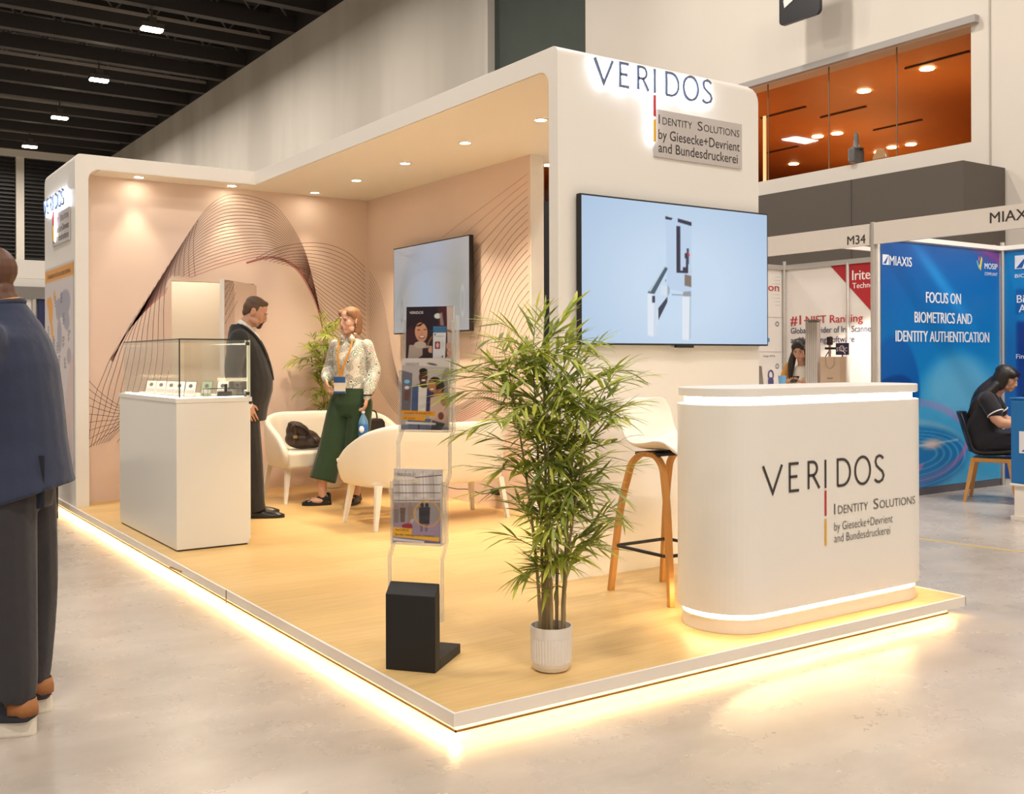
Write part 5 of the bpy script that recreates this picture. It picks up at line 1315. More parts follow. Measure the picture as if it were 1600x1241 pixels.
    b = MB(); b.lathe([(.015, .272), (.015, .290), (.012, .292)], 16); b.build('cap', mat('cap_white', (.75, .78, .82), .4), w)
woman()

def navy_man():
    f = Vector((-.873, .476)).normalized()
    t = thing('person', 'bald man in navy jacket and tan trainers standing with his back turned', 'person', (-1.245, 1.093, 0), math.atan2(f.x, -f.y))
    sk = skin('skin_dark', (.115, .048, .026)); nv = fabric('navy_jacket', (.024, .033, .072), .85, .6); tr = fabric('charcoal_trousers', (.030, .027, .032), .85, .6); org = mat('lanyard_orange', (.72, .30, .02), .6)
    H = headM((0, -.095, 1.645), 0, 8); LH = H.to_3x3()
    sho = {s: Vector((s * .19, -.03, 1.41)) for s in (-1, 1)}; elb = {-1: Vector((-.22, -.12, 1.13)), 1: Vector((.25, -.10, 1.12))}; wri = {-1: Vector((-.10, -.34, 1.12)), 1: Vector((.13, -.33, 1.10))}
    hip = {s: Vector((s * .10, 0, .90)) for s in (-1, 1)}; kne = {-1: Vector((-.11, .03, .49)), 1: Vector((.11, .03, .49))}; ank = {-1: Vector((-.12, .022, .095)), 1: Vector((.12, .05, .095))}
    b = MB()
    b.ell([(0, 0, .86, .12, .09), (0, 0, .94, .155, .115), (0, -.01, 1.08, .145, .12), (0, 0, 1.24, .155, .12), (0, 0, 1.36, .16, .105), (0, 0, 1.44, .15, .08), (0, -.01, 1.50, .08, .065), (0, -.02, 1.53, .062, .062)])
    limb(b, [(0, -.005, 1.46), (0, -.035, 1.54), (0, -.07, 1.60)], [.070, .066, .064]); head_shapes(b, H, 1.06, True, 1.2)
    b.blob(H @ Vector((0, .022, .03)), (.076, .096, .088), 16, 10, LH); b.blob(H @ Vector((0, .060, -.055)), (.052, .035, .05), 16, 10, LH)
    for s in (-1, 1):
        limb(b, [sho[s], elb[s], wri[s]], [.052, .042, .030]); limb(b, [hip[s], kne[s], ank[s]], [.085, .058, .042]); b.blob(ank[s] + Vector((0, -.06, -.055)), (.03, .09, .018))
        hand_shapes(b, wri[s], (-s * .6, -.6, .1), (0, 0, -1), 1 if s > 0 else -1, .6)
    b.build('body', sk, t, remesh=.005, rsmooth=2)
    face_parts(H, t, mat('lips_dark', (.10, .035, .03), .5), M_BLACK)
    b = MB(); b.ell([(0, .02, .80, .225, .195), (0, .02, .90, .210, .185), (0, .015, 1.05, .195, .172), (0, .01, 1.20, .200, .162), (0, .005, 1.33, .205, .150), (0, .0, 1.42, .195, .124), (0, -.005, 1.48, .135, .100), (0, -.02, 1.525, .090, .085), (0, -.03, 1.556, .078, .074)])
    for s in (-1, 1): limb(b, [sho[s], elb[s], wri[s].lerp(elb[s], .08)], [.084, .072, .052])
    b.v = [(x, y, z + max(0, .96 - z) / .16 * .085 * (y + .06) / .26 if z < .96 and math.hypot(x, y) < .4 else z) for x, y, z in b.v]
    b.build('jacket', nv, t, remesh=.010, rsmooth=3)
    b = MB(); b.tube([(.070 * math.cos(a), -.030 + .066 * math.sin(a), 1.548 + .014 * math.sin(a)) for a in [2 * PI * i / 20 for i in range(21)]], .012, 8); b.build('jacket_collar', nv, t, smooth=True)
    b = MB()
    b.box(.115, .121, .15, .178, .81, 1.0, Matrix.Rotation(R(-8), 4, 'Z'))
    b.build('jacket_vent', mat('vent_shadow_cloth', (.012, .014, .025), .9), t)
    b = MB(); b.tube(cr([(.062, -.08, 1.545), (.065, -.03, 1.554), (.040, .024, 1.566), (-.040, .024, 1.566), (-.065, -.03, 1.554), (-.062, -.08, 1.545)], 5), .008, 6); b.build('lanyard', org, t)
    b = MB(); b.ell([(0, 0, .80, .165, .135), (0, 0, .92, .185, .150), (0, 0, 1.0, .17, .14)])
    for s in (-1, 1): limb(b, [hip[s], kne[s], ank[s] + Vector((0, .0, .10)), ank[s] + Vector((0, -.01, .035))], [.118, .092, .076, .074], end=False)
    b.build('trousers', tr, t, remesh=.010, rsmooth=3)
    wh = mat('trainer_white', (.78, .72, .62), .5); tan = mat('trainer_tan', (.34, .13, .035), .6); nvy = mat('trainer_navy', (.015, .016, .024), .7)
    for s in (-1, 1):
        M = Matrix.Translation((ank[s].x, ank[s].y + .0, 0)) @ Matrix.Rotation(R(-6 if s > 0 else 8), 4, 'Z')
        q = shoe('shoe', M, t, nvy, wh, .34, .122, .060)
        b = MB(); rr = []
        for z, k in ((.072, 1.0), (.095, 1.0), (.128, .88)):
            rr.append([M @ Vector((.050 * k * math.cos(a), .016 + .060 * k * math.sin(a), z + (.010 if math.sin(a) < .3 else 0))) for a in [R(-20 + 220 * i / 14) for i in range(15)]])
        b.rings(rr, caps=False, closed=False); h = b.build('heel_patch', tan, q, smooth=True); z_ = h.modifiers.new('t', 'SOLIDIFY'); z_.thickness = .004; z_.offset = 1
        b = MB(); b.box(-.02, .02, -.06, .02, .112, .117, M); b.build('laces', M_BLACK, q)
navy_man()

def desk_woman():
    f = Vector((-.75, -.35)).normalized()
    t = thing('person', 'woman with glasses and mustard cardigan bent over a phone at the iris booth', 'person', (7.66, 4.84, 0), math.atan2(f.x, -f.y))
    sk = skin('skin_warm', (.58, .33, .22)); hair = mat('black_hair', (.014, .009, .008), .4, bump=.5, bscale=120); top = mat('cream_top', (.78, .74, .66), .7); car = fabric('mustard_cardigan', (.45, .22, .05), .9, .4)
    H = headM((0, -.20, 1.44), 0, 26); LH = H.to_3x3()
    sho = {s: Vector((s * .16, -.06, 1.235)) for s in (-1, 1)}; elb = {s: Vector((s * .21, -.13, 1.04)) for s in (-1, 1)}; wri = {s: Vector((s * .07, -.33, 1.075)) for s in (-1, 1)}
    b = MB()
    b.ell([(0, .02, .72, .13, .10), (0, .02, .82, .15, .11), (0, 0, .96, .12, .09), (0, -.03, 1.10, .13, .09), (0, -.05, 1.20, .13, .08), (0, -.07, 1.26, .07, .055)])
    limb(b, [(0, -.07, 1.25), (0, -.12, 1.31), (0, -.165, 1.38)], [.05, .047, .046]); head_shapes(b, H, .97, True, .86, True)
    for s in (-1, 1):
        limb(b, [sho[s], elb[s], wri[s]], [.042, .036, .025]); limb(b, [(s * .08, .02, .78), (s * .09, -.02, .44), (s * .09, .03, .06)], [.075, .05, .036]); b.blob((s * .09, -.04, .035), (.04, .11, .03))
        hand_shapes(b, wri[s], (-s * .45, -.8, .1), (-s * .2, 0, 1), -s, .7, 1, .9)
    b.build('body', sk, t, remesh=.006, rsmooth=2)
    face_parts(H, t, mat('lips_woman', (.48, .17, .15), .45), hair, True)
    b = MB(); B = lambda c, r: b.blob(H @ Vector(c), r, 16, 10, LH)
    B((0, .020, .060), (.083, .098, .064)); B((0, .070, -.02), (.082, .046, .12))
    for s in (-1, 1):
        B((s * .072, .02, -.02), (.022, .056, .10)); B((s * .052, -.045, .055), (.026, .04, .036))
        limb(b, [H @ Vector((s * .078, .02, -.06)), (s * .105, -.165, 1.27), (s * .115, -.165, 1.12)], [.036, .042, .022])
    limb(b, [H @ Vector((0, .085, -.06)), (0, .0, 1.27), (0, .03, 1.05)], [.06, .075, .04])
    b.build('hair', hair, t, remesh=.008, rsmooth=3)
    b = MB(); b.ell([(0, .02, .70, .155, .125), (0, .01, .86, .152, .12), (0, -.01, 1.0, .145, .115), (0, -.04, 1.13, .15, .115), (0, -.06, 1.21, .14, .092), (0, -.08, 1.255, .075, .06)]); b.build('top', top, t, remesh=.01, rsmooth=3)
    b = MB()
    for s in (-1, 1): limb(b, [sho[s], elb[s], wri[s].lerp(elb[s], .12)], [.064, .054, .040])
    b.ell([(0, .055, .76, .17, .10), (0, .05, 1.0, .165, .09), (0, .0, 1.2, .16, .075)]); b.build('cardigan', car, t, remesh=.01, rsmooth=3)
    b = MB(); b.ell([(0, .02, .68, .155, .12), (0, .02, .84, .165, .128)])
    for s in (-1, 1): limb(b, [(s * .085, .02, .78), (s * .09, -.02, .44), (s * .09, .03, .07)], [.10, .07, .06])
    b.build('trousers', M_BLACK, t, remesh=.012, rsmooth=2)
    RM = Matrix.Translation((7.66, 4.84, 0)) @ Matrix.Rotation(math.atan2(f.x, -f.y), 4, 'Z')
    p = RM @ Vector((0, -.41, 1.10))
    q = thing('mobile_phone', 'dark phone held in both hands by the woman with glasses', 'phone', p, math.atan2(f.x, -f.y))
    b = MB(); b.prism(rrect(-.036, .036, -.075, .075, .01), 0, .009, 'xy', Matrix.Rotation(R(25), 4, 'X')); b.build('phone_body', M_BLACKG, q)
desk_woman()

def seated_woman():
    f = Vector((.42, -.91)).normalized(); rz = math.atan2(f.x, -f.y)
    base = Vector((7.30, 2.33, 0))
    ch = thing('shell_chair', 'black shell chair with oak legs under the woman in black at the blue booth', 'chair', base, rz)
    oak = mat('bent_oak', (.58, .27, .065), .4)
    for sx in (-1, 1):
        for sy in (-1, 1):
            b = MB(); rr = []
            for z, k in ((0, .013), (.41, .02)):
                x = sx * (.22 - .07 * z / .41); y = sy * (.22 - .07 * z / .41); rr.append([(x + k * a, y + k * c, z) for a, c in ((-1, -1), (1, -1), (1, 1), (-1, 1))])
            b.rings(rr); b.build('leg', oak, ch)
    b = MB(); b.box(-.17, .17, -.17, .17, .37, .41); b.build('under_frame', oak, ch, bevel=.01)
    b = MB(); rr = []
    prof = cr([(-.24, .425), (-.2, .44), (-.05, .43), (.12, .43), (.20, .47), (.25, .60), (.29, .74), (.32, .83)], 3)
    for i, (y, z) in enumerate(prof):
        g = i / (len(prof) - 1); wd = .225 - .03 * g - (.05 * ((g - .8) / .2) ** 2 if g > .8 else 0)
        rr.append([(wd * s_, y - .06 * abs(s_) ** 2 * min(1, g * 1.5) * (g > .35), z + .06 * abs(s_) ** 3 * (1 - g)) for s_ in [-1 + k / 5 for k in range(11)]])
    b.rings(rr, caps=False, closed=False); o = b.build('seat_shell', mat('black_shell', (.014, .013, .013), .4), ch, smooth=True); q = o.modifiers.new('t', 'SOLIDIFY'); q.thickness = .014; q.offset = -1
    t = thing('person', 'woman with long black hair in a black dress sitting at the blue booth desk', 'person', base + Vector((0, 0, 0)), rz)
    sk = skin('skin_tan', (.58, .31, .19)); hair = mat('black_hair', (.014, .009, .008), .4); dr = fabric('black_dress', (.010, .009, .014), .85, .5)
    H = headM((0, -.12, 1.145), -10, 18); LH = H.to_3x3()
    sho = {s: Vector((s * .18, .03, .955)) for s in (-1, 1)}; elb = {s: Vector((s * .23, -.09, .745)) for s in (-1, 1)}; wri = {s: Vector((s * .14, -.34, .775)) for s in (-1, 1)}
    b = MB()
    b.ell([(0, .06, .47, .15, .12), (0, .07, .56, .17, .13), (0, .07, .68, .15, .12), (0, .05, .82, .15, .11), (0, .03, .93, .15, .085), (0, .01, .985, .08, .06)])
    limb(b, [(0, .01, .97), (0, -.04, 1.03), (0, -.085, 1.08)], [.055, .05, .05]); head_shapes(b, H, .97, True, .86, True)
    for s in (-1, 1):
        limb(b, [sho[s], elb[s], wri[s]], [.055, .048, .030]); limb(b, [(s * .10, .05, .56), (s * .11, -.40, .55), (s * .11, -.38, .09)], [.095, .065, .042]); b.blob((s * .11, -.44, .04), (.04, .11, .035))
        hand_shapes(b, wri[s], (-s * .25, -1, .0), (0, 0, -1), s, .4, 1, .9)
    b.build('body', sk, t, remesh=.0065, rsmooth=2)
    face_parts(H, t, mat('lips_woman', (.48, .17, .15), .45), hair)
    b = MB(); B = lambda c, r: b.blob(H @ Vector(c), r, 16, 10, LH)
    B((0, .022, .058), (.086, .102, .068)); B((0, .072, -.02), (.086, .050, .12))
    for s in (-1, 1): B((s * .074, .02, -.02), (.024, .06, .105)); B((s * .052, -.045, .055), (.028, .045, .038)); limb(b, [H @ Vector((s * .07, .05, -.08)), (s * .09, .10, .93), (s * .07, .19, .80)], [.045, .06, .03])
    limb(b, [H @ Vector((0, .085, -.06)), (0, .09, .97), (0, .185, .76)], [.065, .085, .04]); b.build('hair', hair, t, remesh=.008, rsmooth=3)
    b = MB(); b.ell([(0, .05, .455, .185, .16), (0, .06, .54, .20, .165), (0, .075, .66, .178, .155), (0, .06, .80, .180, .145), (0, .04, .91, .178, .112), (0, .025, .965, .12, .08), (0, .01, 1.0, .072, .06)])
    for s in (-1, 1): limb(b, [sho[s], sho[s].lerp(elb[s], .55)], [.078, .074]); limb(b, [(s * .10, .05, .56), (s * .11, -.40, .555)], [.115, .092])
    b.build('dress', dr, t, remesh=.010, rsmooth=3)
    for s in (-1, 1):
        d = (elb[s] - sho[s]).normalized(); c = sho[s].lerp(elb[s], .60); u = d.cross(Vector((0, 1, 0))).normalized(); v = d.cross(u)
        b = MB(); b.tube([c + (u * math.cos(a) + v * math.sin(a)) * .073 for a in [2 * PI * i / 18 for i in range(19)]], .006, 6); b.build('sleeve_trim', mat('white_trim', (.75, .73, .70), .7), t)
seated_woman()
# ------------------------------------------------------------------ neighbouring booths
M_PANEL = mat('booth_panel_white', (.80, .765, .72), .5)
M_BLUE_TXT = mat('banner_lettering', (.78, .80, .86), .5)
M_NAVYTXT = mat('navy_lettering', (.045, .04, .11), .5)
M_REDTXT = mat('red_lettering', (.50, .025, .035), .5)
def post(x, y, z1, name='aluminium_post', lab=None):
    b = MB(); b.prism([(x + .022 * math.cos(R(22.5 + 45 * k)), y + .022 * math.sin(R(22.5 + 45 * k))) for k in range(8)], 0, z1)
    return b.build(name, M_ALU)
def iris_booth():
    t = thing('exhibition_booth', 'white panel booth with red iris scanner graphics left of the blue booth', 'booth', (0, 0, 0))
    b = MB(); b.box(8.49, 8.515, 2.995, 5.855, 0, 2.5); b.build('back_panel', M_PANEL, t)
    b = MB(); b.box(6.45, 8.50, 5.86, 5.89, 0, 2.5); b.build('side_panel', M_PANEL, t)
    b = MB(); b.box(6.395, 6.435, 3.02, 6.0, 2.405, 2.605); b.build('header_board', M_PANEL, t)
    text('M34', .088, face_minus_x(6.392, 3.262, 2.428), mat('header_ink', (.05, .04, .035), .5), 'booth_number', t, width=.205, bold=.012)
    for (x, y, z) in ((8.47, 5.83, 2.58), (8.475, 3.88, 2.5), (8.475, 4.86, 2.5), (6.415, 5.88, 2.6)):
        o = post(x, y, z, 'post'); o.parent = t
    b = MB(); b.box(8.46, 8.488, 3.0, 5.86, 2.47, 2.53); b.box(6.45, 8.5, 5.83, 5.87, 2.47, 2.53); b.build('top_rail', M_ALU, t)
    X = 8.486
    b = MB(); b.prism([(2.99, 2.47), (2.99, .36), (5.12, 2.47)][::-1], X - .002, X, 'yz'); b.build('red_triangle', mat('graphic_red', (.42, .012, .02), .45), t)
    T = lambda s, h, y, z, m, w, bold=.0: text(s, h, face_minus_x(X - .003, y, z), m, 'wall_lettering', t, width=w, bold=bold)
    T('#1', .125, 5.745, 1.765, M_REDTXT, .165, .03); T('NIST Ranking', .10, 5.50, 1.775, M_REDTXT, .845, .02)
    T('Global Provider of Iris Scanner', .078, 5.74, 1.655, M_NAVYTXT, 1.24, .016); T('and Matching Software', .078, 5.74, 1.535, M_NAVYTXT, .965, .016)
    wt = mat('white_lettering', (.85, .83, .80), .5)
    T('Iritech', .125, 4.802, 2.275, wt, .40, .02); T('Technologies', .07, 4.80, 2.175, wt, .52, .01)
    # graphics on the side panel
    Y = 5.857
    text('Solution', .10, face_minus_y(7.72, Y, 2.20), M_REDTXT, 'wall_lettering', t, width=.68, bold=.02)
    b = MB()
    for i in range(9):
        for j in range(7 - abs(i - 4)): b.add(*((lambda x, z, r: ([(x + r * math.cos(a), Y - .001, z + r * math.sin(a)) for a in [PI / 4 * k for k in range(8)]], [tuple(range(8))]))(8.40 - .03 * j, 2.02 + .045 * i, .007 * (1 - j / 9))))
    b.build('dot_print', mat('dot_grey', (.35, .30, .30), .6), t)
    b = MB(); b.box(7.2, 8.45, Y - .002, Y, 1.86, 1.868); b.box(7.2, 8.45, Y - .002, Y, 1.42, 1.428); b.build('rule_print', mat('rule_grey', (.55, .50, .48), .6), t)
    b = MB(); b.prism(rrect(7.98, 8.17, 1.60, 1.80, .03), Y - .003, Y, 'xz'); b.prism(rrect(7.93, 8.22, 1.55, 1.60, .02), Y - .003, Y, 'xz'); b.build('product_print', mat('product_blue', (.05, .30, .65), .4), t)
    for x, c in ((8.0, 'scanner_dark'), (8.24, 'scanner_navy')):
        b = MB(); P = [(x + .045 * math.cos(a), .98 + .12 * 0 + (.15 + .0) + .055 * math.sin(a)) for a in [2 * PI * k / 20 for k in range(20)]]
        b.ribbon(P, .022, lambda u, v, d: (u, Y - .002, v), closed=True); b.prism(rrect(x - .05, x + .05, .93, 1.10, .045), Y - .003, Y, 'xz'); b.build('product_print', mat(c, (.05, .04, .06) if 'dark' in c else (.07, .07, .22), .4), t)
    text('Iritage 10 Pro', .026, face_minus_y(8.10, Y - .003, 1.36), M_INK, 'caption', t, width=.22)
    text('IriShield', .026, face_minus_y(8.18, Y - .003, .87), M_INK, 'caption', t, width=.14)
    for x, z in ((8.36, 1.78), (8.36, 1.24)):
        b = MB(); b.ribbon([(x + .03 * math.cos(a), z + .03 * math.sin(a)) for a in [2 * PI * k / 6 for k in range(6)]], .008, lambda u, v, d: (u, Y - .002, v), closed=True); b.build('award_print', M_INK, t)
    sp = thing('spotlight', 'white cylinder spotlight clamped to the top rail of the iris scanner booth', 'light', (7.35, 3.62, 2.40))
    d = Vector((.75, .55, -.95)).normalized(); q = Vector((.0, .0, 0))
    b = MB(); b.tube([q, q - d * .02, q + d * .0, q + d * .26], [.02, .055, .06, .065], 18); b.build('lamp_body', M_WHITE_MATT, sp, smooth=False)
    b = MB(); b.tube([q + d * .2605, q + d * .262], [.055, .055], 18); b.build('lamp_lens', emit('spot_lens', (1, .9, .75), 25), sp)
    b = MB(); b.box(-.95, .9, -.02, .02, .05, .09); b.build('arm_rail', M_WHITE_MATT, sp)
    l = bpy.data.lights.new('booth_spot', 'SPOT'); l.energy = 120; l.spot_size = R(62); l.spot_blend = .35; l.color = (1, .86, .72); l.shadow_soft_size = .04
    o = bpy.data.objects.new('booth_spot_beam', l); COL.objects.link(o); o.location = Vector((7.35, 3.62, 2.40)) + d * .3; o.rotation_euler = d.to_track_quat('-Z', 'Y').to_euler()
    # counter with things on it
    c = thing('booth_counter', 'white counter of the iris scanner booth behind the reception counter', 'counter', (7.25, 4.55, 0))
    b = MB(); b.box(-.25, .18, -.95, 1.05, 0, .99); b.build('counter_body', M_PANEL, c); b = MB(); b.box(-.27, .20, -.97, 1.07, .99, 1.015); b.build('counter_top', M_WHITE, c)
    Z = 1.016
    l = thing('laptop', 'grey laptop lid seen from behind on the booth counter beside the front tower', 'laptop', (7.28, 5.26, Z), R(-72))
    g = mat('laptop_grey', (.26, .235, .215), .4, metal=.4)
    b = MB(); b.prism(rrect(-.17, .17, -.12, .12, .012), 0, .016); b.build('laptop_base', g, l)
    b = MB(); b.prism(rrect(-.17, .17, 0, .23, .012), -.004, .004, 'xz', Matrix.Translation((0, -.118, .014)) @ Matrix.Rotation(R(14), 4, 'X')); b.build('laptop_lid', g, l)
    k = thing('leaflet_rack', 'tall narrow grey leaflet rack on the booth counter right of the woman with glasses', 'rack', (7.28, 4.41, Z))
    b = MB()
    for i in range(6): b.box(-.02, .02, -.08 + .0275 * i, -.08 + .0275 * i + .024, 0, .72)
    b.box(.02, .03, -.085, .085, 0, .74); b.build('rack_panel', mat('rack_grey', (.50, .455, .42), .4), k); b = MB(); b.box(-.03, .04, -.09, .09, .735, .75); b.build('rack_cap', g, k)
    p = thing('paper_bag', 'brown paper carrier bag on the booth counter under the magnifier sign', 'bag', (7.28, 4.135, Z))
    kr = mat('kraft_paper', (.50, .37, .26), .75)
    b = MB(); b.prism([(-.13, 0), (.13, 0), (.132, .34), (-.132, .34)], -.05, .05, 'yz'); b.build('bag_body', kr, p); b = MB(); b.tube(cr([(-.052, -.06, .335), (-.056, -.05, .25), (-.056, .0, .215), (-.056, .05, .25), (-.052, .06, .335)], 5), .003, 5); b.build('handle', mat('bag_cord', (.35, .25, .17), .7), p)
    text('Iritech', .022, face_minus_x(-.0515, .04, .10), M_INK, 'bag_lettering', p, width=.075)
    w = thing('small_sign', 'small navy sign with a magnifier mark above the paper bag', 'sign', (7.43, 4.13, Z))
    b = MB(); b.box(-.006, .006, -.082, .082, .36, .49); b.box(-.004, .004, -.006, .006, 0, .36); b.build('sign_board', mat('sign_navy', (.035, .025, .10), .4), w)
    text('STQC', .042, face_minus_x(-.008, .07, .40), wt, 'sign_lettering', w, width=.14, bold=.01)
    b = MB(); b.ribbon([(.0 + .028 * math.cos(a), .43 + .028 * math.sin(a)) for a in [2 * PI * q_ / 20 for q_ in range(20)]], .009, lambda u, v, d_: (-.0095, u, v), closed=True); b.ribbon([(-.018, .408), (-.045, .372)], .012, lambda u, v, d_: (-.0095, u, v)); b.build('magnifier_mark', wt, w)
    s = thing('eye_scanner', 'black scanner head on a thin bracket stand beside the leaflet rack', 'device', (7.44, 4.305, Z))
    b = MB(); b.box(-.01, .01, -.01, .01, 0, .48); b.lathe([(.05, 0), (.05, .01)], 20); b.build('bracket', M_ALU, s); b = MB(); b.box(-.05, .02, -.09, .03, .42, .445); b.box(-.03, .03, -.02, .02, .47, .56); b.build('scanner_head', M_BLACK, s, bevel=.006); b = MB(); b.tube(cr([(0, .0, .42), (-.02, .05, .30), (.0, -.02, .15), (0, .03, .02)], 6), .005, 6); b.build('cable', M_BLACK, s)
    f = thing('drink_cup', 'blue printed cup on the booth counter before the woman with glasses', 'cup', (7.12, 4.70, Z))
    b = MB(); b.lathe([(.036, 0), (.045, .13)], 20); b.build('cup_body', mat('cup_blue', (.15, .36, .62), .4), f, smooth=False)
iris_booth()

def banner_art(w, h):
    c = Canvas(w, h, 200, 240, (6, 84, 160))
    X, Y = c.U / w, c.V / h
    f = np.clip(1.15 - Y * 1.25 + .25 * X, 0, 1)[..., None]
    c.c = np.array((4, 82, 160.)) * (1 - f) + np.array((16, 150, 214.)) * f
    c.mix(.9 * np.exp(-(((X - .40) * .55 + (Y - .90) * .84) / .035) ** 2) * np.clip((X - .12) * 3, 0, 1) * np.clip((.85 - X) * 4, 0, 1), (34, 140, 214))
    c.mix(np.clip((Y - (1.18 - .28 * X)) * 18, 0, 1) * np.clip((X - .50) * 9, 0, 1), (128, 64, 140)); c.mix(np.clip((Y - (1.26 - .30 * X)) * 14, 0, 1) * np.clip((X - .66) * 6, 0, 1), (30, 50, 120), )
    c.ell(.72 * w, .16 * h, .62 * w, .34 * h, (110, 186, 220), a=.55, soft=.25); c.ell(.62 * w, .42 * h, .26 * w, .13 * h, (130, 196, 226), a=.5, soft=.15)
    c.ell(.10 * w, .40 * h, .20 * w, .22 * h, (10, 92, 170), soft=.05); c.ell(.0, .31 * h, .28 * w, .12 * h, (4, 66, 140), soft=.02, rot=.5)
    c.ell(.18 * w, .13 * h, .52 * w, .155 * h, (120, 176, 206), a=.75, soft=.03); c.ell(.20 * w, .12 * h, .50 * w, .135 * h, (20, 118, 184), a=.95, soft=.05)
    for k in range(5): c.ell(.22 * w, (.12 + .004 * k) * h, (.46 - .06 * k) * w, (.115 - .018 * k) * h, (110, 190, 224), ring=.004, a=.7)
    c.ell(.40 * w, .175 * h, .08 * w, .02 * h, (226, 190, 180), soft=.05, a=.9); c.line((.15 * w, .165 * h), (.62 * w, .185 * h), .012, (200, 214, 226), a=.8, soft=.02)
    for k in range(4): c.ell(.12 * w, (.20 - .008 * k) * h, .58 * w, .17 * h, (220, 110, 170), ring=.005, a=.5 * 1.0 if True else 0)
    c.mix(np.zeros_like(X), (0, 0, 0))
    c.poly([(.36 * w, 0), (.52 * w, .01 * h), (.70 * w, .13 * h), (.62 * w, .075 * h)], (222, 130, 160)); c.poly([(.0, .03 * h), (.30 * w, .07 * h), (.34 * w, .10 * h), (0, .05 * h)], (220, 110, 160), a=.7)
    return c
def blue_booth():
    t = thing('exhibition_booth', 'blue walled booth with identity authentication lettering at the right edge', 'booth', (0, 0, 0))
    b = MB(); b.box(6.44, 8.50, 2.952, 2.985, 0, 2.5); b.build('divider_panel', M_PANEL, t)
    b = MB(); b.box(8.52, 8.55, -.1, 2.95, 0, 2.5); b.build('back_panel', M_PANEL, t)
    b = MB(); b.box(6.40, 6.435, -.05, 2.97, 2.41, 2.612); b.build('header_board', M_PANEL, t)
    text('MIAXIS', .095, face_minus_x(6.397, 1.817, 2.478), mat('header_ink', (.05, .04, .035), .5), 'header_lettering', t, width=.42, bold=.01)
    for (x, y, z) in ((6.42, 2.995, 2.62), (8.50, 2.93, 2.55)):
        o = post(x, y, z, 'post'); o.parent = t
    b = MB(); b.box(6.44, 8.5, 2.92, 2.955, 2.465, 2.51); b.box(8.48, 8.52, -.1, 2.95, 2.465, 2.51); b.build('top_rail', M_WHITE_MATT, t)
    b = MB(); b.box(6.44, 8.50, 2.945, 2.952, 0, .07); b.build('skirting', mat('skirting_dark', (.12, .11, .12), .6), t)
    w, h = 2.0, 2.38
    banner_art(w, h).build('banner', face_minus_y(6.47, 2.944, .075), M_PRINT, t)
    T = lambda s, hh, x, z, wd, bo=.02: text(s, hh, face_minus_y(x, 2.941, z), M_BLUE_TXT, 'banner_lettering', t, width=wd, bold=bo)
    T('FOCUS ON', .112, 7.176, 1.882, .585, .035); T('BIOMETRICS AND', .112, 6.99, 1.684, .965, .035); T('IDENTITY AUTHENTICATION', .112, 6.69, 1.498, 1.575, .035)
    T('MIAXIS', .095, 6.60, 2.222, .345, .02)
    b = MB(); b.prism([(6.492, 2.222), (6.588, 2.222), (6.588, 2.318), (6.492, 2.318)], 2.9405, 2.943, 'xz'); b.build('logo_square', M_BLUE_TXT, t)
    b = MB(); b.prism([(6.50, 2.232), (6.545, 2.232), (6.578, 2.31)], 2.939, 2.9403, 'xz'); b.build('logo_wedge', mat('logo_blue', (.01, .10, .36), .5), t)
    T('MOSIP', .062, 8.19, 2.262, .235, .02); T('COMPLIANT', .034, 8.19, 2.195, .235, .0)
    for P, col in (([(8.075, 2.29), (8.115, 2.235), (8.15, 2.36), (8.13, 2.385), (8.105, 2.30)], (.75, .55, .05)), ([(8.04, 2.33), (8.075, 2.25), (8.09, 2.27), (8.06, 2.345)], (.10, .40, .65)), ([(8.075, 2.345), (8.095, 2.33), (8.10, 2.375), (8.085, 2.385)], (.55, .12, .30))):
        b = MB(); b.prism(P, 2.9405, 2.943, 'xz'); b.build('mosip_leaf', mat('leaf_%d' % int(col[0] * 100), col, .5), t)
    # back wall banner
    c = Canvas(2.4, 2.38, 90, 110, (20, 128, 196)); c.mix(np.clip(1 - c.V / 2.0, 0, 1) * .6, (60, 60, 150)); c.rect(.12, 2.3, 1.72, 1.98, (18, 96, 170)); c.rect(.13, 2.3, .1, 1.64, (24, 60, 140)); c.mix(np.clip((.9 - c.V) * 1.2, 0, 1) * (c.U > .13) * .7, (90, 50, 140))
    c.build('banner', face_minus_x(8.515, 2.915, .075), M_PRINT, t)
    U = lambda s, hh, y, z, wd, bo=.01: text(s, hh, face_minus_x(8.511, y, z), M_BLUE_TXT, 'banner_lettering', t, width=wd, bold=bo)
    b = MB(); b.prism([(2.66, 2.26), (2.80, 2.26), (2.80, 2.40), (2.66, 2.40)], 8.509, 8.513, 'yz'); b.build('logo_square', M_BLUE_TXT, t); b = MB(); b.prism([(2.785, 2.27), (2.72, 2.27), (2.675, 2.39)], 8.506, 8.5085, 'yz'); b.build('logo_wedge', mat('logo_blue', (.01, .10, .36), .5), t)
    U('MIAXIS', .14, 2.64, 2.26, .55, .02); U('BIOMETRICS', .04, 2.80, 2.17, .40); U('Biometric', .085, 2.78, 1.91, .46, .02); U('Algorithm', .085, 2.76, 1.81, .46, .02); U('Fingerprint', .05, 2.79, 1.33, .34); U('Face', .05, 2.70, .97, .15); U('Iris', .05, 2.68, .62, .12)
    l = thing('desk', 'blue draped desk with a white base at the right edge of the picture', 'desk', (6.36, 1.62, 0))
    bl = mat('desk_blue_cloth', (.012, .16, .46), .8, noise=.08, nscale=6)
    b = MB(); b.box(0, .52, -1.6, 0, .30, .995); b.build('cloth_front', bl, l, bevel=.01); b = MB(); b.box(-.008, .53, -1.61, .008, .995, 1.01); b.build('desk_top', bl, l, bevel=.005)
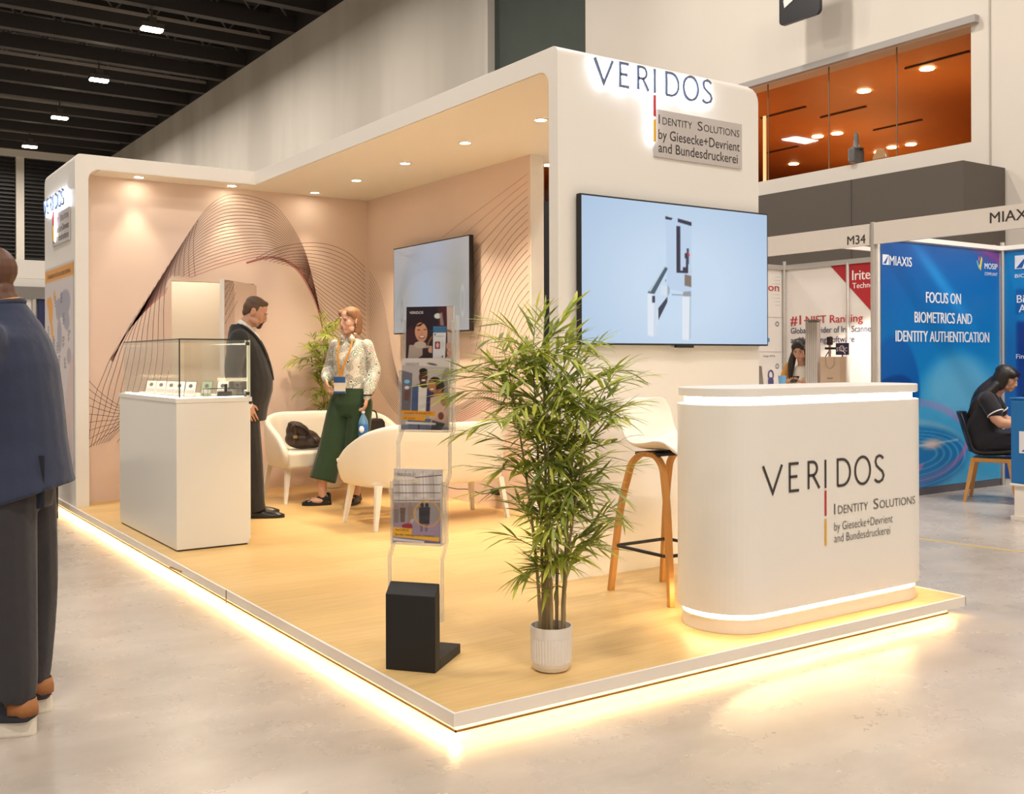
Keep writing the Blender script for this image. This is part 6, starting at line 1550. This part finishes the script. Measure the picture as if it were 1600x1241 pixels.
    b = MB(); b.box(.02, .50, -1.58, -.02, .03, .30); b.box(.0, .52, -1.6, 0, 0, .035); b.build('desk_base', M_WHITE_MATT, l)
    b = MB(); b.tube(cr([(-.004, 0, .292), (-.006, -.4, .288), (-.006, -.8, .294), (-.006, -1.6, .29)], 4), .012, 6); b.build('tape_edge', M_WHITE_MATT, l)
    b = MB(); b.box(-.004, -.001, -.30, -.075, .555, .735); b.build('logo_square', M_BLUE_TXT, l); b = MB(); b.prism([(-.095, .57), (-.20, .57), (-.285, .72)], -.0055, -.0042, 'yz'); b.build('logo_wedge', mat('logo_blue', (.01, .10, .36), .5), l)
    text('MIAXIS', .17, face_minus_x(-.004, -.32, .56), M_BLUE_TXT, 'desk_lettering', l, width=.7, bold=.02)
    q = thing('desk_device', 'small black device lying on the blue draped desk', 'device', (6.62, 1.50, 1.011)); b = MB(); b.prism(rrect(-.09, .09, -.12, .12, .02), 0, .03); b.build('device_body', M_BLACK, q, bevel=.006)
    o = area('booth_light', (7.3, 1.2, 4.2), 1.0, 1.0, 42, (1, .95, .88))
blue_booth()

def left_booths():
    t = thing('exhibition_booth', 'distant white booth behind the far left end panel', 'booth', (0, 0, 0))
    b = MB(); b.box(-5, 2.5, 10.0, 10.06, 2.30, 2.515); b.build('header_board', M_PANEL, t)
    b = MB(); b.box(-5, 2.5, 12.0, 12.05, 0, 2.45); b.build('back_panel', M_PANEL, t)
    b = MB(); b.box(-5, 2.5, 11.9, 11.95, 2.17, 2.33); b.build('grey_band', mat('band_grey', (.22, .20, .19), .6), t)
    b = MB(); b.box(-5, .62, 11.94, 11.99, 0, 2.20); b.build('white_wall_print', M_PANEL, t)
    b = MB(); b.box(.70, .95, 11.93, 11.98, 0, 2.18); b.build('navy_wall_print', mat('navy_print', (.02, .022, .09), .6), t)
    for x in (.64, .66, 2.45): o = post(x, 11.93, 2.22, 'post'); o.parent = t
    text('Accuracy', .10, face_minus_y(.05, 11.936, 1.78), M_INK, 'wall_lettering', t, width=.42); text('privacy', .06, face_minus_y(.12, 11.936, 1.66), M_INK, 'wall_lettering', t, width=.28); text('security', .05, face_minus_y(.16, 11.936, 1.56), M_INK, 'wall_lettering', t, width=.28)
    # dark booth glimpsed through the gap beside the tower
    k = thing('dark_display_wall', 'black display wall with red letters glimpsed through the gap beside the front tower', 'display wall', (9.2, 13.0, 0))
    b = MB(); b.box(0, .1, -2.5, 2.5, 1.3, 4.2); b.build('wall_panel', M_BLACK, k); b = MB(); b.box(.0, .1, -2.5, 2.5, 0, 1.3); b.build('wall_base', M_PANEL, k)
    text('W', .42, face_minus_x(-.004, .62, 2.45), emit('red_glow', (.8, .03, .03), .8), 'wall_lettering', k, width=.45)
    # yellow line on the hall floor
    m = mat('floor_tape_yellow', (.62, .45, .16), .5)
    b = MB(); b.box(-.02, .02, -2.6, 0, 0, .0015)
    tag(b.build('floor_tape', m, loc=(4.9, 1.65, 0), rot=(0, 0, R(9))), 'thin yellow tape line on the concrete floor right of the reception counter', 'tape')
left_booths()

def panel_poster():
    # map poster on the far left end panel (face x = 0)
    t = thing('wall_poster', 'world map poster with an orange title bar on the far left end panel', 'poster', (-.002, 7.46, .40))
    w, h = 1.25, 1.80
    c = Canvas(w, h, 110, 150, (214, 206, 208)); k = lambda z: z - .40
    c.rect(-.1, w + .1, k(2.068), k(2.178), (226, 152, 44))
    gy = (160, 160, 178)
    for cx, cz, rx, rz_, col, ro in ((.26, 1.80, .10, .13, (236, 160, 50), .2), (.20, 1.86, .12, .06, (236, 160, 50), -.3), (.32, 1.62, .05, .10, (236, 160, 50), .4), (.44, 1.93, .05, .05, (236, 170, 80), 0), (.42, 1.40, .08, .14, (178, 180, 200), .3), (.62, 1.80, .12, .10, gy, 0), (.66, 1.56, .10, .15, gy, .1), (.88, 1.84, .24, .12, gy, .1), (.95, 1.70, .14, .09, gy, -.3), (1.06, 1.38, .09, .07, (172, 160, 176), 0)): c.ell(cx, k(cz), rx, rz_, col, rot=ro, soft=.02)
    rnd = random.Random(3)
    for cx, cz in ((.12, 1.66), (.45, 1.92), (.70, 1.94), (.36, 1.56), (.80, 1.75), (.52, 1.50), (.78, 1.55), (1.02, 1.60), (.60, 1.38), (.85, 1.36), (.14, 1.48), (.46, 1.20)):
        for j in range(5): c.rect(cx, cx + rnd.uniform(.05, .11), k(cz - .02 * j) - .005, k(cz - .02 * j) + .003, (70, 64, 72), a=.8)
    for j in range(10): c.ell(1.5, .05 * 1, .35 + .035 * j, .62 + .045 * j, (224, 130, 90), ring=.004, a=.7)
    c.build('poster_print', face_minus_x(-.001, 0, 0), M_PRINT, t)
    text('A selection of our success stories', .05, face_minus_x(-.004, -.13, 1.70), M_INK, 'poster_title', t, width=1.0)
panel_poster()
